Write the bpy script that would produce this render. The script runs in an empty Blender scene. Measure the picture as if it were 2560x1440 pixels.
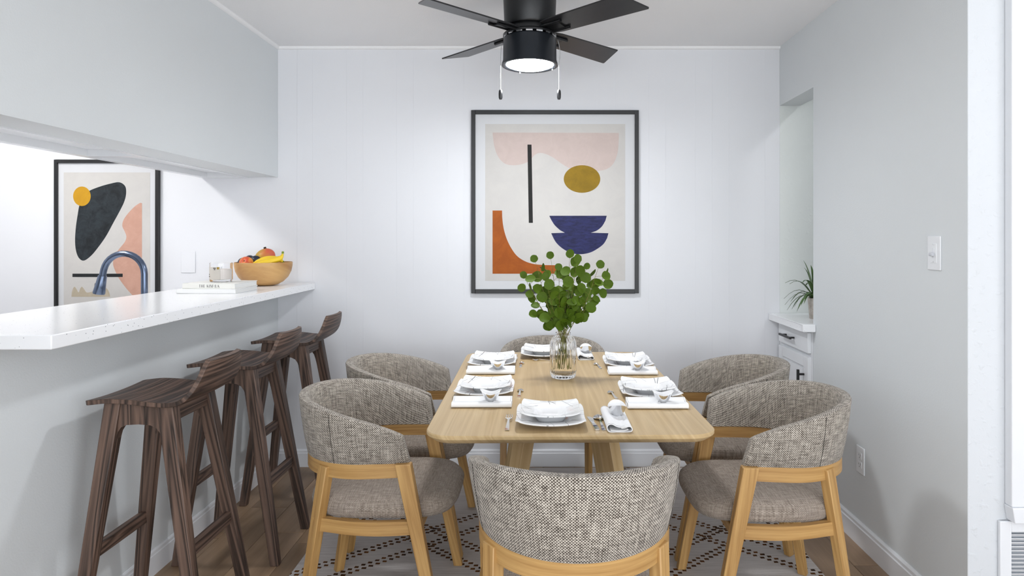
import bpy, math, random
from mathutils import Vector, Matrix
random.seed(7)
scene = bpy.context.scene
COL = scene.collection
R = math.radians

# ------------------------------------------------------------------ camera
F_PX, VPX, VPY, CAMH = 1600.0, 1354.0, 593.0, 1.333
cam = bpy.data.cameras.new('camera')
cam.sensor_width = 36.0
cam.lens = F_PX / 2560 * 36
cam.shift_x = -(VPX - 1280) / 2560
cam.shift_y = -(720 - VPY) / 2560
cam.clip_start = 0.02
cam_o = bpy.data.objects.new('camera', cam)
cam_o.location = (0, 0, CAMH)
cam_o.rotation_euler = (R(90), 0, 0)
COL.objects.link(cam_o)
scene.camera = cam_o

# ------------------------------------------------------------------ light
W = bpy.data.worlds.new('world'); scene.world = W
W.use_nodes = True
W.node_tree.nodes['Background'].inputs[0].default_value = (0.86, 0.93, 1.0, 1)
W.node_tree.nodes['Background'].inputs[1].default_value = 1.0

def area(name, loc, rot, sx, sy, watt, col=(1, 1, 1)):
    l = bpy.data.lights.new(name, 'AREA'); l.shape = 'RECTANGLE'
    l.size, l.size_y, l.energy, l.color = sx, sy, watt, col
    o = bpy.data.objects.new(name, l); o.location = loc; o.rotation_euler = rot
    COL.objects.link(o); return o
# daylight added at unseen windows of the room behind the camera
area('added_rear_daylight', (0.72, -3.42, 1.22), (R(134), 0, 0), 4.3, 2.1, 118, (0.92, 0.965, 1.0))
area('added_side_daylight', (3.12, -0.9, 1.3), (R(118), 0, R(90)), 2.1, 1.7, 36, (0.92, 0.965, 1.0))  # fill added to brighten the header and pony wall
area('added_left_daylight', (-1.46, -0.75, 1.3), (R(112), 0, R(-90)), 2.0, 1.7, 24, (0.92, 0.965, 1.0))  # fill added to brighten the right wall
LAMP_POWER = 108.0
KITCHEN_POWER = 19.0

vs = scene.view_settings
vs.view_transform = 'Standard'; vs.look = 'None'
vs.exposure = 0.29; vs.gamma = 1.0; vs.use_curve_mapping = False

# ------------------------------------------------------------------ materials
def lin(c):
    def f(v):
        v /= 255.0
        return v / 12.92 if v <= 0.04045 else ((v + 0.055) / 1.055) ** 2.4
    return (f(c[0]), f(c[1]), f(c[2]), 1)

class NT:
    def __init__(s, name):
        s.m = bpy.data.materials.new(name); s.m.use_nodes = True
        s.t = s.m.node_tree; s.n = s.t.nodes
        s.b = s.n['Principled BSDF']
    def node(s, typ, **kw):
        n = s.n.new(typ)
        for k, v in kw.items(): setattr(n, k, v)
        return n
    def link(s, a, b): s.t.links.new(a, b)
    def val(s, sock, v):
        if hasattr(v, 'is_linked') or hasattr(v, 'links'): s.link(v, sock)
        else: sock.default_value = v
    def math(s, op, a, b=0.0, c=None, clamp=False):
        n = s.node('ShaderNodeMath', operation=op); n.use_clamp = clamp
        s.val(n.inputs[0], a); s.val(n.inputs[1], b)
        if c is not None: s.val(n.inputs[2], c)
        return n.outputs[0]
    def noise(s, vec, scale, detail=4, rough=0.55, dist=0.0):
        n = s.node('ShaderNodeTexNoise'); s.link(vec, n.inputs['Vector'])
        n.inputs['Scale'].default_value = scale; n.inputs['Detail'].default_value = detail
        n.inputs['Roughness'].default_value = rough; n.inputs['Distortion'].default_value = dist
        return n.outputs['Fac']
    def mapping(s, vec, scale=(1, 1, 1), rot=(0, 0, 0), loc=(0, 0, 0)):
        n = s.node('ShaderNodeMapping'); s.link(vec, n.inputs['Vector'])
        n.inputs['Scale'].default_value = scale; n.inputs['Rotation'].default_value = rot
        n.inputs['Location'].default_value = loc
        return n.outputs[0]
    def ramp(s, fac, stops):
        n = s.node('ShaderNodeValToRGB'); s.link(fac, n.inputs[0])
        e = n.color_ramp.elements
        while len(e) < len(stops): e.new(0.5)
        for i, (p, c) in enumerate(stops):
            e[i].position = p; e[i].color = c
        return n.outputs[0]
    def mix(s, fac, a, b, mode='MIX'):
        n = s.node('ShaderNodeMix', data_type='RGBA', blend_type=mode)
        s.val(n.inputs[0], fac); s.val(n.inputs[6], a); s.val(n.inputs[7], b)
        return n.outputs[2]
    def bump(s, h, strength=0.3, dist=0.002):
        n = s.node('ShaderNodeBump'); s.link(h, n.inputs['Height'])
        n.inputs['Strength'].default_value = strength; n.inputs['Distance'].default_value = dist
        s.link(n.outputs[0], s.b.inputs['Normal'])
    def uv(s): return s.node('ShaderNodeTexCoord').outputs['UV']
    def obj(s): return s.node('ShaderNodeTexCoord').outputs['Object']
    def color(s, v): s.val(s.b.inputs['Base Color'], v)
    def rough(s, v): s.b.inputs['Roughness'].default_value = v

def plain(name, rgb, rough=0.5, metal=0.0, spec=0.5, coat=0.0):
    t = NT(name); t.b.inputs['Base Color'].default_value = lin(rgb); t.rough(rough)
    t.b.inputs['Metallic'].default_value = metal
    t.b.inputs['Specular IOR Level'].default_value = spec
    t.b.inputs['Coat Weight'].default_value = coat
    return t.m

def paint(name, rgb, tex=90, strength=0.12, rough=0.55, knock=0.0):
    t = NT(name); t.rough(rough); t.b.inputs['Specular IOR Level'].default_value = 0.3
    o = t.obj()
    n = t.noise(o, tex, 3, 0.6)
    big = t.noise(o, 1.3, 2)
    c = t.mix(big, lin(rgb), lin([v * 0.975 for v in rgb]))
    t.color(c)
    h = n
    if knock:
        v = t.noise(o, knock, 2, 0.5)
        v = t.math('SMOOTH_MAX', t.math('SUBTRACT', v, 0.56), 0.0, 0.05)
        h = t.math('ADD', t.math('MULTIPLY', n, 0.25), t.math('MULTIPLY', v, 5))
    t.bump(h, strength, 0.002)
    return t.m

def wood(name, light, dark, across=55.0, along=2.2, rough=0.45, contrast=1.0, rings=0.35, bump=0.08, rand=False, knots=None):
    t = NT(name); t.rough(rough)
    uv = t.uv()
    if rand:
        oi = t.node('ShaderNodeObjectInfo')
        cv = t.node('ShaderNodeCombineXYZ')
        r = oi.outputs['Random']
        t.link(t.math('MULTIPLY', r, 37.0), cv.inputs[0]); t.link(t.math('MULTIPLY', r, 91.0), cv.inputs[1])
        add = t.node('ShaderNodeVectorMath', operation='ADD'); t.link(uv, add.inputs[0]); t.link(cv.outputs[0], add.inputs[1])
        uv = add.outputs[0]
    m1 = t.mapping(uv, (across, along, 1))
    fine = t.noise(m1, 1.0, 6, 0.65, 0.3)
    m2 = t.mapping(uv, (across * 0.14, along * 0.30, 1))
    warp = t.noise(m2, 1.0, 2, 0.45, 0.5)
    ring = t.math('FRACT', t.math('MULTIPLY', warp, 9.0))
    ring = t.math('ABSOLUTE', t.math('SUBTRACT', t.math('MULTIPLY', ring, 2.0), 1.0))
    pores = t.noise(t.mapping(uv, (across * 5, along * 5, 1)), 1.0, 2, 0.5)
    g = t.math('ADD', t.math('MULTIPLY', fine, 1 - rings), t.math('MULTIPLY', ring, rings))
    g = t.math('ADD', t.math('MULTIPLY', g, 0.8), t.math('MULTIPLY', pores, 0.2))
    g = t.math('MULTIPLY_ADD', t.math('SUBTRACT', g, 0.5), 2.0 * contrast, 0.5, clamp=True)
    c = t.mix(g, lin(dark), lin(light))
    if rand:
        val = t.node('ShaderNodeHueSaturation'); t.link(c, val.inputs['Color'])
        t.link(t.math('MULTIPLY_ADD', r, 0.36, 0.80), val.inputs['Value'])
        c = val.outputs[0]
    t.color(c); t.bump(g, bump * 3, 0.0008)
    return t.m

def weave(name, pitch, light, dark):
    t = NT(name); t.rough(0.95); t.b.inputs['Specular IOR Level'].default_value = 0.1
    t.b.inputs['Sheen Weight'].default_value = 0.15
    uv = t.uv()
    wob = t.noise(uv, 14, 3)
    sx = t.node('ShaderNodeSeparateXYZ'); t.link(uv, sx.inputs[0])
    k = math.pi / pitch
    u = t.math('ADD', t.math('MULTIPLY', sx.outputs[0], k), t.math('MULTIPLY', wob, 3.0))
    v = t.math('ADD', t.math('MULTIPLY', sx.outputs[1], k), t.math('MULTIPLY', wob, 2.0))
    p = t.math('MULTIPLY', t.math('SINE', u), t.math('SINE', v))          # -1..1 checker of bumps
    h = t.math('ABSOLUTE', p)
    thr = t.noise(t.mapping(uv, (1 / pitch * 0.9, 25, 1)), 1.0, 2)
    thr2 = t.noise(t.mapping(uv, (22, 1 / pitch * 0.9, 1)), 1.0, 2)
    tone = t.math('MULTIPLY_ADD', p, 0.42, 0.5)
    tone = t.math('ADD', tone, t.math('MULTIPLY', t.math('SUBTRACT', thr, 0.5), 0.8))
    tone = t.math('ADD', tone, t.math('MULTIPLY', t.math('SUBTRACT', thr2, 0.5), 0.8), clamp=True)
    c = t.ramp(tone, [(0.12, lin(dark)), (0.48, lin([(a * 0.52 + b * 0.48) for a, b in zip(light, dark)])), (0.85, lin(light))])
    t.color(c); t.bump(h, 0.55, 0.0012)
    return t.m

def emit(name, rgb, strength):
    t = NT(name); t.color(lin(rgb))
    t.b.inputs['Emission Color'].default_value = lin(rgb)
    t.b.inputs['Emission Strength'].default_value = strength
    return t.m

def mottled(name, a, b, scale, rough=0.6, c3=None, bump=0.0, uvspace=False):
    t = NT(name); t.rough(rough)
    n = t.noise(t.uv() if uvspace else t.obj(), scale, 4, 0.6, 0.4)
    st = [(0.3, lin(a)), (0.7, lin(b))]
    if c3: st.append((0.9, lin(c3)))
    t.color(t.ramp(n, st))
    if bump: t.bump(n, bump, 0.002)
    return t.m

M = {}
M['wall'] = paint('wall_paint', (232, 233, 237), 90, 0.10, knock=0)
M['wall_side'] = paint('side_wall_paint', (226, 230, 232), 140, 0.25)
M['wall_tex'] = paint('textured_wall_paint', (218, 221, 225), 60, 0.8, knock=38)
M['niche'] = paint('niche_paint', (228, 232, 230), 60, 0.5, knock=30)
M['ceiling'] = paint('ceiling_paint', (250, 250, 251), 170, 0.5)
M['trim'] = plain('trim_paint', (234, 236, 240), 0.35)
M['cabinet'] = plain('cabinet_paint', (236, 238, 241), 0.3)
M['black'] = plain('black_metal', (16, 16, 18), 0.35)
M['frame'] = plain('black_frame', (26, 26, 28), 0.4)
M['oak'] = wood('honey_oak', (206, 166, 106), (152, 110, 58), 80, 2.2, 0.42, 1.1, 0.2)
M['table_wood'] = wood('pale_oak', (206, 181, 138), (176, 147, 103), 60, 1.3, 0.38, 0.95, 0.3, 0.03)
M['stool_wood'] = wood('dark_stained_ash', (118, 94, 81), (40, 30, 25), 110, 2.4, 0.5, 1.2, 0.45, 0.12)
M['plank'] = wood('floor_plank', (172, 144, 116), (116, 92, 70), 18, 1.3, 0.4, 0.75, 0.3, 0.04, rand=True)
M['floor_base'] = plain('floor_underlay', (70, 56, 44), 0.8)
M['bowl_wood'] = wood('bowl_wood', (216, 174, 116), (168, 118, 64), 16, 5, 0.45, 1.0, 0.45, 0.05)
M['fabric'] = weave('boucle_weave', 0.0035, (222, 214, 202), (52, 43, 36))
M['seat_fabric'] = weave('seat_weave', 0.0026, (196, 184, 172), (92, 80, 70))
M['thread'] = plain('seam_thread', (48, 44, 40), 0.9)
M['white'] = plain('white_plastic', (238, 240, 243), 0.35)
M['dark_slot'] = plain('outlet_slot', (90, 92, 96), 0.5)
M['steel'] = plain('polished_steel', (225, 226, 228), 0.08, 1.0)
M['hinge'] = plain('painted_hinge', (222, 223, 226), 0.35, 0.3)
M['faucet'] = plain('blued_steel', (104, 116, 138), 0.24, 0.9)
M['napkin'] = plain('white_linen', (240, 240, 241), 0.85)
M['napkin_edge'] = plain('grey_stitching', (150, 150, 158), 0.85)
M['porcelain'] = plain('white_porcelain', (244, 244, 245), 0.12)
M['fan_metal'] = plain('fan_black', (20, 21, 23), 0.38, 0.2)
M['fan_shade'] = plain('fan_shade_black', (44, 48, 54), 0.36, 0.6)
M['blade'] = wood('fan_blade_black', (38, 38, 40), (24, 24, 26), 40, 2, 0.28, 0.5, 0.1, 0.02)
M['lamp_lens'] = emit('lamp_lens', (248, 251, 255), LAMP_POWER)
M['tube_light'] = emit('kitchen_diffuser', (255, 254, 252), KITCHEN_POWER)
M['leaf'] = mottled('eucalyptus_leaf', (48, 72, 10), (92, 116, 24), 40, 0.6)
M['leaf'].node_tree.nodes['Principled BSDF'].inputs['Specular IOR Level'].default_value = 0.2
M['stem'] = mottled('eucalyptus_stem', (120, 124, 40), (92, 84, 30), 60, 0.6)
M['spike'] = mottled('spiky_leaf', (52, 84, 42), (96, 124, 66), 30, 0.45)
M['pot'] = mottled('aged_clay', (164, 154, 144), (206, 200, 192), 30, 0.85, (120, 104, 92), 0.3)
M['paper'] = plain('book_paper', (222, 222, 220), 0.8)
M['cover'] = plain('book_cover', (236, 235, 230), 0.5)
M['cover2'] = plain('book_cover_white', (242, 242, 242), 0.5)
M['ink'] = plain('print_ink', (30, 30, 32), 0.7)
M['wax'] = plain('candle_wax', (236, 228, 222), 0.5)
M['label'] = plain('candle_label', (196, 190, 182), 0.7)
M['gold'] = plain('gold_foil', (150, 122, 50), 0.35, 0.6)
M['mat'] = plain('picture_mat', (210, 211, 214), 0.7)

def quartz():
    t = NT('speckled_quartz'); t.rough(0.2); t.b.inputs['Specular IOR Level'].default_value = 0.35
    o = t.obj()
    v = t.node('ShaderNodeTexVoronoi'); t.link(o, v.inputs['Vector']); v.inputs['Scale'].default_value = 95
    rnd = t.node('ShaderNodeSeparateColor'); t.link(v.outputs['Color'], rnd.inputs[0])
    small = t.math('LESS_THAN', v.outputs['Distance'], t.math('MULTIPLY', rnd.outputs[0], 0.17))
    sel = t.math('MULTIPLY', small, t.math('GREATER_THAN', rnd.outputs[1], 0.4))
    t.color(t.mix(sel, lin((247, 248, 250)), lin((146, 148, 156))))
    return t.m
M['quartz'] = quartz()

def rug_mat():
    t = NT('flatweave_rug'); t.rough(0.95); t.b.inputs['Specular IOR Level'].default_value = 0.05
    o = t.obj()
    sp = t.node('ShaderNodeSeparateXYZ'); t.link(o, sp.inputs[0])
    a, b = 0.65, 0.52
    X = t.math('DIVIDE', sp.outputs[0], a); Y = t.math('DIVIDE', sp.outputs[1], b)
    def tri(v, off):   # distance to nearest odd multiple line, in lattice units
        f = t.math('FRACT', t.math('ADD', t.math('MULTIPLY', v, 0.5), off))
        return t.math('SUBTRACT', f, 0.5)
    wob = t.math('MULTIPLY', t.math('SUBTRACT', t.noise(o, 16, 2), 0.5), 0.018)
    P = t.math('ADD', t.math('ADD', X, Y), wob); Q = t.math('ADD', t.math('SUBTRACT', X, Y), wob)
    masks = []
    for D, L in ((P, Q), (Q, P)):
        d = tri(D, 0.5)
        # two rows of dots, half a period apart
        for off, ph in ((-0.0165, 0.0), (0.0165, 0.5), (0.128, 0.0), (0.161, 0.5)):
            row = t.math('ABSOLUTE', t.math('SUBTRACT', d, off))
            al = t.math('ABSOLUTE', t.math('SUBTRACT', t.math('FRACT', t.math('MULTIPLY_ADD', L, 14.5, ph)), 0.5))
            r = t.math('ADD', t.math('MULTIPLY', row, 1 / 0.0145), t.math('MULTIPLY', al, 2.5))
            masks.append(t.math('LESS_THAN', r, t.math('MULTIPLY_ADD', t.noise(o, 30, 2), 0.5, 0.72)))
    m = masks[0]
    for k in masks[1:]: m = t.math('MAXIMUM', m, k)
    base = t.ramp(t.noise(t.mapping(o, (3, 60, 1)), 2.0, 5, 0.7), [(0.25, lin((172, 165, 162))), (0.75, lin((212, 207, 204)))])
    dots = t.ramp(t.noise(o, 25, 3), [(0.35, lin((52, 38, 28))), (0.65, lin((112, 72, 36)))])
    t.color(t.mix(m, base, dots))
    t.bump(t.noise(t.mapping(o, (120, 400, 1)), 1.0, 2), 0.5, 0.002)
    return t.m
M['rug'] = rug_mat()

def line_porcelain(seed):
    t = NT('line_decor_porcelain'); t.rough(0.12)
    rd = random.Random(seed)
    uv = t.uv()                                   # -1..1 over the plate
    acc = None
    for i in range(22):
        th = rd.uniform(0, math.tau); r0 = rd.uniform(0.72, 0.95)
        c = Vector((math.cos(th) * r0, math.sin(th) * r0)); d = rd.uniform(0, math.tau)
        n = Vector((-math.sin(d), math.cos(d))); a = Vector((math.cos(d), math.sin(d)))
        def dot(v):
            q = t.node('ShaderNodeVectorMath', operation='DOT_PRODUCT'); t.link(uv, q.inputs[0]); q.inputs[1].default_value = (v.x, v.y, 0)
            return q.outputs['Value']
        l = t.math('LESS_THAN', t.math('ABSOLUTE', t.math('SUBTRACT', dot(n), n.dot(c))), rd.choice((0.007, 0.010, 0.014)))
        s = t.math('LESS_THAN', t.math('ABSOLUTE', t.math('SUBTRACT', dot(a), a.dot(c))), rd.uniform(0.2, 0.45))
        g = t.math('MULTIPLY', t.math('MULTIPLY', l, s), rd.uniform(0.35, 0.9))
        acc = g if acc is None else t.math('MAXIMUM', acc, g)
    ln = t.node('ShaderNodeVectorMath', operation='LENGTH'); t.link(uv, ln.inputs[0])
    acc = t.math('MULTIPLY', acc, t.math('GREATER_THAN', ln.outputs['Value'], 0.64))
    t.color(t.mix(acc, lin((244, 244, 245)), lin((92, 92, 96))))
    return t.m
M['plate'] = line_porcelain(3)

def glass(name, tint=(1, 1, 1, 1), ior=1.3):
    t = NT(name)
    t.b.inputs['Base Color'].default_value = tint
    t.b.inputs['Roughness'].default_value = 0.0
    t.b.inputs['Transmission Weight'].default_value = 1.0
    t.b.inputs['IOR'].default_value = ior
    return t.m
M['glass'] = glass('clear_glass', (0.99, 0.985, 0.97, 1), 1.25)
M['candle_glass'] = glass('tumbler_glass', (1, 1, 1, 1), 1.2)

# ------------------------------------------------------------------ mesh helpers
class MB:
    def __init__(s): s.v = []; s.f = []; s.u = []; s.mi = []
    def face(s, idx, uvs, mi=0): s.f.append(tuple(idx)); s.u.append(uvs); s.mi.append(mi)
    def box(s, x0, x1, y0, y1, z0, z1, mi=0):
        b = len(s.v)
        s.v += [(x, y, z) for z in (z0, z1) for y in (y0, y1) for x in (x0, x1)]
        dims = (x1 - x0, y1 - y0, z1 - z0); lg = dims.index(max(dims))
        for q in ((0, 2, 3, 1), (4, 5, 7, 6), (0, 1, 5, 4), (2, 6, 7, 3), (0, 4, 6, 2), (1, 3, 7, 5)):
            pts = [s.v[b + i] for i in q]
            flat = [k for k in range(3) if max(p[k] for p in pts) - min(p[k] for p in pts) < 1e-9]
            ax = [k for k in range(3) if k != (flat[0] if flat else 2)][:2]
            if lg in ax: ax = [k for k in ax if k != lg] + [lg]
            s.face([b + i for i in q], [(p[ax[0]] + (0.37 * p[flat[0]] if flat else 0), p[ax[1]]) for p in pts], mi)
        return s
    def loft(s, rings, cap=True, closed=False, mi=0, u0=0.0):
        n = len(rings[0]); b = len(s.v)
        for r in rings: s.v += [tuple(p) for p in r]
        cen = [sum((Vector(p) for p in r), Vector()) / n for r in rings]
        per = [[0.0] for _ in rings]
        for k, r in enumerate(rings):
            for i in range(n): per[k].append(per[k][-1] + (Vector(r[(i + 1) % n]) - Vector(r[i])).length)
        vv = 0.0; m = len(rings)
        for k in range(m if closed else m - 1):
            k2 = (k + 1) % m; dv = (cen[k2] - cen[k]).length
            if dv < 1e-9: dv = (Vector(rings[k2][0]) - Vector(rings[k][0])).length
            for i in range(n):
                j = (i + 1) % n
                s.face((b + k * n + i, b + k * n + j, b + k2 * n + j, b + k2 * n + i),
                       [(u0 + per[k][i], vv), (u0 + per[k][i + 1], vv), (u0 + per[k2][i + 1], vv + dv), (u0 + per[k2][i], vv + dv)], mi)
            vv += dv
        if cap and not closed:
            for k, rev in ((0, True), (m - 1, False)):
                r = rings[k]; x = (Vector(r[1]) - Vector(r[0])).normalized()
                nn = Vector()
                for i in range(n):
                    nn += (Vector(r[i]) - cen[k]).cross(Vector(r[(i + 1) % n]) - cen[k])
                y = nn.normalized().cross(x) if nn.length > 1e-12 else Vector((0, 0, 1))
                ids = list(range(n)); ids = ids[::-1] if rev else ids
                s.face([b + k * n + i for i in ids], [((Vector(r[i]) - cen[k]).dot(x), (Vector(r[i]) - cen[k]).dot(y)) for i in ids], mi)
        return s
    def bar(s, p0, p1, a, b, side=(1, 0, 0), mi=0, sub=1):
        """tapered rectangular bar; a=(w,d) at p0, b at p1; w is measured along side"""
        p0, p1 = Vector(p0), Vector(p1); ax = (p1 - p0).normalized()
        sd = Vector(side); sd = (sd - ax * sd.dot(ax)).normalized(); fd = ax.cross(sd)
        rings = []
        for k in range(sub + 1):
            t = k / sub; c = p0.lerp(p1, t); w = (a[0] + (b[0] - a[0]) * t) / 2; d = (a[1] + (b[1] - a[1]) * t) / 2
            rings.append([c - sd * w - fd * d, c + sd * w - fd * d, c + sd * w + fd * d, c - sd * w + fd * d])
        return s.loft(rings, u0=random.random() * 3, mi=mi)
    def flatbar(s, p0, p1, a, b, mi=0):
        """bar whose ends are cut horizontally: a,b=(wx,wy) in world axes"""
        rings = []
        for p, w in ((p0, a), (p1, b)):
            x, y, z = p
            rings.append([(x - w[0] / 2, y - w[1] / 2, z), (x + w[0] / 2, y - w[1] / 2, z), (x + w[0] / 2, y + w[1] / 2, z), (x - w[0] / 2, y + w[1] / 2, z)])
        if p0[2] > p1[2]: rings.reverse()
        return s.loft(rings, u0=random.random() * 3, mi=mi)
    def tube(s, pts, rad, n=10, closed=False, cap=True, mi=0):
        pts = [Vector(p) for p in pts]; m = len(pts)
        rads = rad if isinstance(rad, (list, tuple)) else [rad] * m
        rings = []; ref = None
        for i, p in enumerate(pts):
            if closed: tg = pts[(i + 1) % m] - pts[i - 1]
            else: tg = pts[min(i + 1, m - 1)] - pts[max(i - 1, 0)]
            tg.normalize()
            if ref is None:
                ref = Vector((0, 0, 1)) if abs(tg.z) < 0.9 else Vector((1, 0, 0))
            a = (ref - tg * ref.dot(tg)).normalized(); ref = a; b = tg.cross(a)
            rings.append([p + (a * math.cos(math.tau * k / n) + b * math.sin(math.tau * k / n)) * rads[i] for k in range(n)])
        return s.loft(rings, cap=cap, closed=closed, mi=mi)
    def lathe(s, prof, n=32, c=(0, 0, 0), mod=None, mi=0):
        """prof: list of (r,z) from bottom axis outwards; r may be 0 at the ends"""
        rings = []
        for r, z in prof:
            ring = []
            for k in range(n):
                a = math.tau * k / n; rr, zz = (r, z) if mod is None else mod(r, z, a)
                ring.append((c[0] + rr * math.cos(a), c[1] + rr * math.sin(a), c[2] + zz))
            rings.append(ring)
        b = len(s.v)
        for r in rings: s.v += r
        vv = 0.0
        for k in range(len(rings) - 1):
            dv = math.hypot(prof[k + 1][0] - prof[k][0], prof[k + 1][1] - prof[k][1]); R0 = max(p[0] for p in prof)
            for i in range(n):
                j = (i + 1) % n
                s.face((b + k * n + i, b + k * n + j, b + (k + 1) * n + j, b + (k + 1) * n + i),
                       [(vv, i / n * math.tau * R0), (vv, (i + 1) / n * math.tau * R0), (vv + dv, (i + 1) / n * math.tau * R0), (vv + dv, i / n * math.tau * R0)], mi)
            vv += dv
        return s
    def prism(s, poly, fn, h0, h1, mi=0):
        """polygon (2d) mapped by fn(a,b,h) and extruded h0->h1"""
        n = len(poly); b = len(s.v)
        s.v += [tuple(fn(p[0], p[1], h0)) for p in poly] + [tuple(fn(p[0], p[1], h1)) for p in poly]
        s.face(list(range(b, b + n))[::-1], [tuple(p) for p in poly][::-1], mi)
        s.face(range(b + n, b + 2 * n), [tuple(p) for p in poly], mi)
        acc = 0.0
        for i in range(n):
            j = (i + 1) % n; d = math.dist(poly[i], poly[j])
            s.face((b + i, b + j, b + n + j, b + n + i), [(h0, acc), (h0, acc + d), (h1, acc + d), (h1, acc)], mi); acc += d
        return s
    def build(s, name, mat, parent=None, smooth=35, bevel=0.0, seg=2, fix=True, loc=None, sub=0):
        me = bpy.data.meshes.new(name); me.from_pydata(s.v, [], s.f)
        uvl = me.uv_layers.new(name='UVMap'); flat = []
        for u in s.u:
            for a in u: flat += [a[0], a[1]]
        uvl.data.foreach_set('uv', flat)
        for mm in (mat if isinstance(mat, (list, tuple)) else [mat]): me.materials.append(mm)
        me.polygons.foreach_set('material_index', s.mi)
        if fix:
            import bmesh
            bm = bmesh.new(); bm.from_mesh(me)
            bmesh.ops.remove_doubles(bm, verts=bm.verts, dist=1e-6)
            bmesh.ops.recalc_face_normals(bm, faces=bm.faces)
            bm.to_mesh(me); bm.free()
        if smooth:
            me.polygons.foreach_set('use_smooth', [True] * len(me.polygons)); me.set_sharp_from_angle(angle=R(smooth))
        me.update()
        o = bpy.data.objects.new(name, me); COL.objects.link(o)
        if loc: o.location = loc
        if parent: o.parent = parent
        if bevel:
            b = o.modifiers.new('bevel', 'BEVEL'); b.width = bevel; b.segments = seg; b.limit_method = 'ANGLE'; b.angle_limit = R(40)
        if sub:
            b = o.modifiers.new('sub', 'SUBSURF'); b.levels = sub; b.render_levels = sub
        return o

def tag(o, label=None, cat=None, group=None, kind=None):
    if label: o['label'] = label
    if cat: o['category'] = cat
    if group: o['group'] = group
    if kind: o['kind'] = kind
    return o
def thing(name, label, cat, loc=(0, 0, 0), rz=0.0, group=None, scale=1.0):
    o = bpy.data.objects.new(name, None); o.empty_display_size = 0.05
    COL.objects.link(o); o.location = loc; o.rotation_euler = (0, 0, rz); o.scale = (scale,) * 3
    return tag(o, label, cat, group)
def copy_tree(o, parent=None):
    c = o.copy(); COL.objects.link(c)
    if parent: c.parent = parent
    for ch in list(o.children): copy_tree(ch, c)
    return c
def struct(name, mb, mat, parent=None, bevel=0.0, smooth=0, label=None):
    o = mb.build(name, mat, parent, smooth=smooth, bevel=bevel)
    if parent is None: o['kind'] = 'structure'
    if label: o['label'] = label
    return o
def catmull(pts, k=6, closed=True):
    out = []; n = len(pts)
    for i in range(n if closed else n - 1):
        g = lambda j: Vector(pts[j % n]) if closed else Vector(pts[max(0, min(n - 1, j))])
        p0, p1, p2, p3 = g(i - 1), g(i), g(i + 1), g(i + 2)
        for q in range(k):
            t = q / k
            out.append(0.5 * ((2 * p1) + (p2 - p0) * t + (2 * p0 - 5 * p1 + 4 * p2 - p3) * t * t + (3 * p1 - p0 - 3 * p2 + p3) * t ** 3))
    if not closed: out.append(Vector(pts[-1]))
    return out
def at(px, py, y):           # point seen at a pixel, on the frontal plane at depth y
    return Vector(((px - VPX) * y / F_PX, y, CAMH - (py - VPY) * y / F_PX))

# ------------------------------------------------------------------ the room
XL, XR, YB, H = -1.535, 1.385, 3.725, 2.44         # header / pony wall, right wall, back wall, ceiling
YW = 2.08                                          # closet wall facing the camera
XLK, YREAR, XRR = -4.0, -3.5, 3.2                  # kitchen far wall, rear wall, living room side wall

fl = struct('floor', MB().box(XLK - 0.1, XRR + 0.1, YREAR - 0.1, YB + 0.1, -0.06, -0.004), M['floor_base'])
pw = 0.18; PL = 1.22
plank_mesh = None; col = 0
x = 1.268 - pw * 17
rp = random.Random(4)
while x < XRR:
    y = -3.5 + rp.uniform(-1.1, 0)
    first = x > 1.2 and x < 1.3
    if first: y = 2.60 - PL * 6
    while y < YB + 0.05:
        if plank_mesh is None:
            o = MB().box(0.0008, pw - 0.0008, 0.001, PL - 0.001, -0.004, 0.0).build('plank', M['plank'], fl, smooth=0, bevel=0.0012, seg=1); plank_mesh = o
        else:
            o = plank_mesh.copy(); COL.objects.link(o); o.parent = fl
        vis = (-1.75 < x < 1.42 and y > -1.2)
        o.location = (x, y, 0)
        if not vis and o is not plank_mesh:
            if not (y + PL > -3.5 and -1.75 < x < 3.1): bpy.data.objects.remove(o)
        y += PL
    x += pw
struct('ceiling', MB().box(XLK - 0.1, XRR + 0.1, YREAR - 0.1, YB + 0.1, H, H + 0.08), M['ceiling'])

# back wall: backing, painted boards with fine grooves on the dining side
wb = struct('wall_back', MB().box(XLK - 0.1, 2.3, YB, YB + 0.1, 0, H), M['wall'])
seams = [697, 743, 782, 867, 908, 992, 1034, 1118, 1160, 1244, 1286, 1370, 1412, 1496, 1538, 1622, 1664, 1738, 1780, 1822, 1912, 1951]
sx = [(p - VPX) * YB / F_PX for p in seams]; sx[0] = XL; sx[-1] = XR
for a, b in zip(sx[:-1], sx[1:]):
    MB().box(a + 0.0004, b - 0.0004, YB - 0.0009, YB, 0, H).build('wall_panel', M['wall'], wb, smooth=0)

struct('wall_header', MB().box(XL - 0.165, XL, 0.9, YB, 1.682, H), M['wall_side'])
struct('wall_pony', MB().box(XL - 0.165, XL, 1.76, YB, 0, 1.029), M['wall_side'])
struct('wall_left', MB().box(XL - 0.165, XL, YREAR, -1.8, 0, H).box(XL - 0.165, XL, 0.3, 0.9, 0, H).box(XL - 0.165, XL, -1.8, 0.3, 0, 0.4).box(XL - 0.165, XL, -1.8, 0.3, 2.2, H), M['wall_side'])
struct('added_window_3', MB().box(XL - 0.12, XL - 0.07, -1.8, -1.74, 0.4, 2.2).box(XL - 0.12, XL - 0.07, 0.24, 0.3, 0.4, 2.2).box(XL - 0.12, XL - 0.07, -0.78, -0.72, 0.4, 2.2)
       .box(XL - 0.12, XL - 0.07, -1.74, 0.24, 0.4, 0.45).box(XL - 0.12, XL - 0.07, -1.74, 0.24, 2.15, 2.2), M['trim'])  # unseen window, added to go with the left fill
struct('wall_kitchen', MB().box(XLK - 0.1, XLK, YREAR, YB, 0, H), M['wall'])
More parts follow.
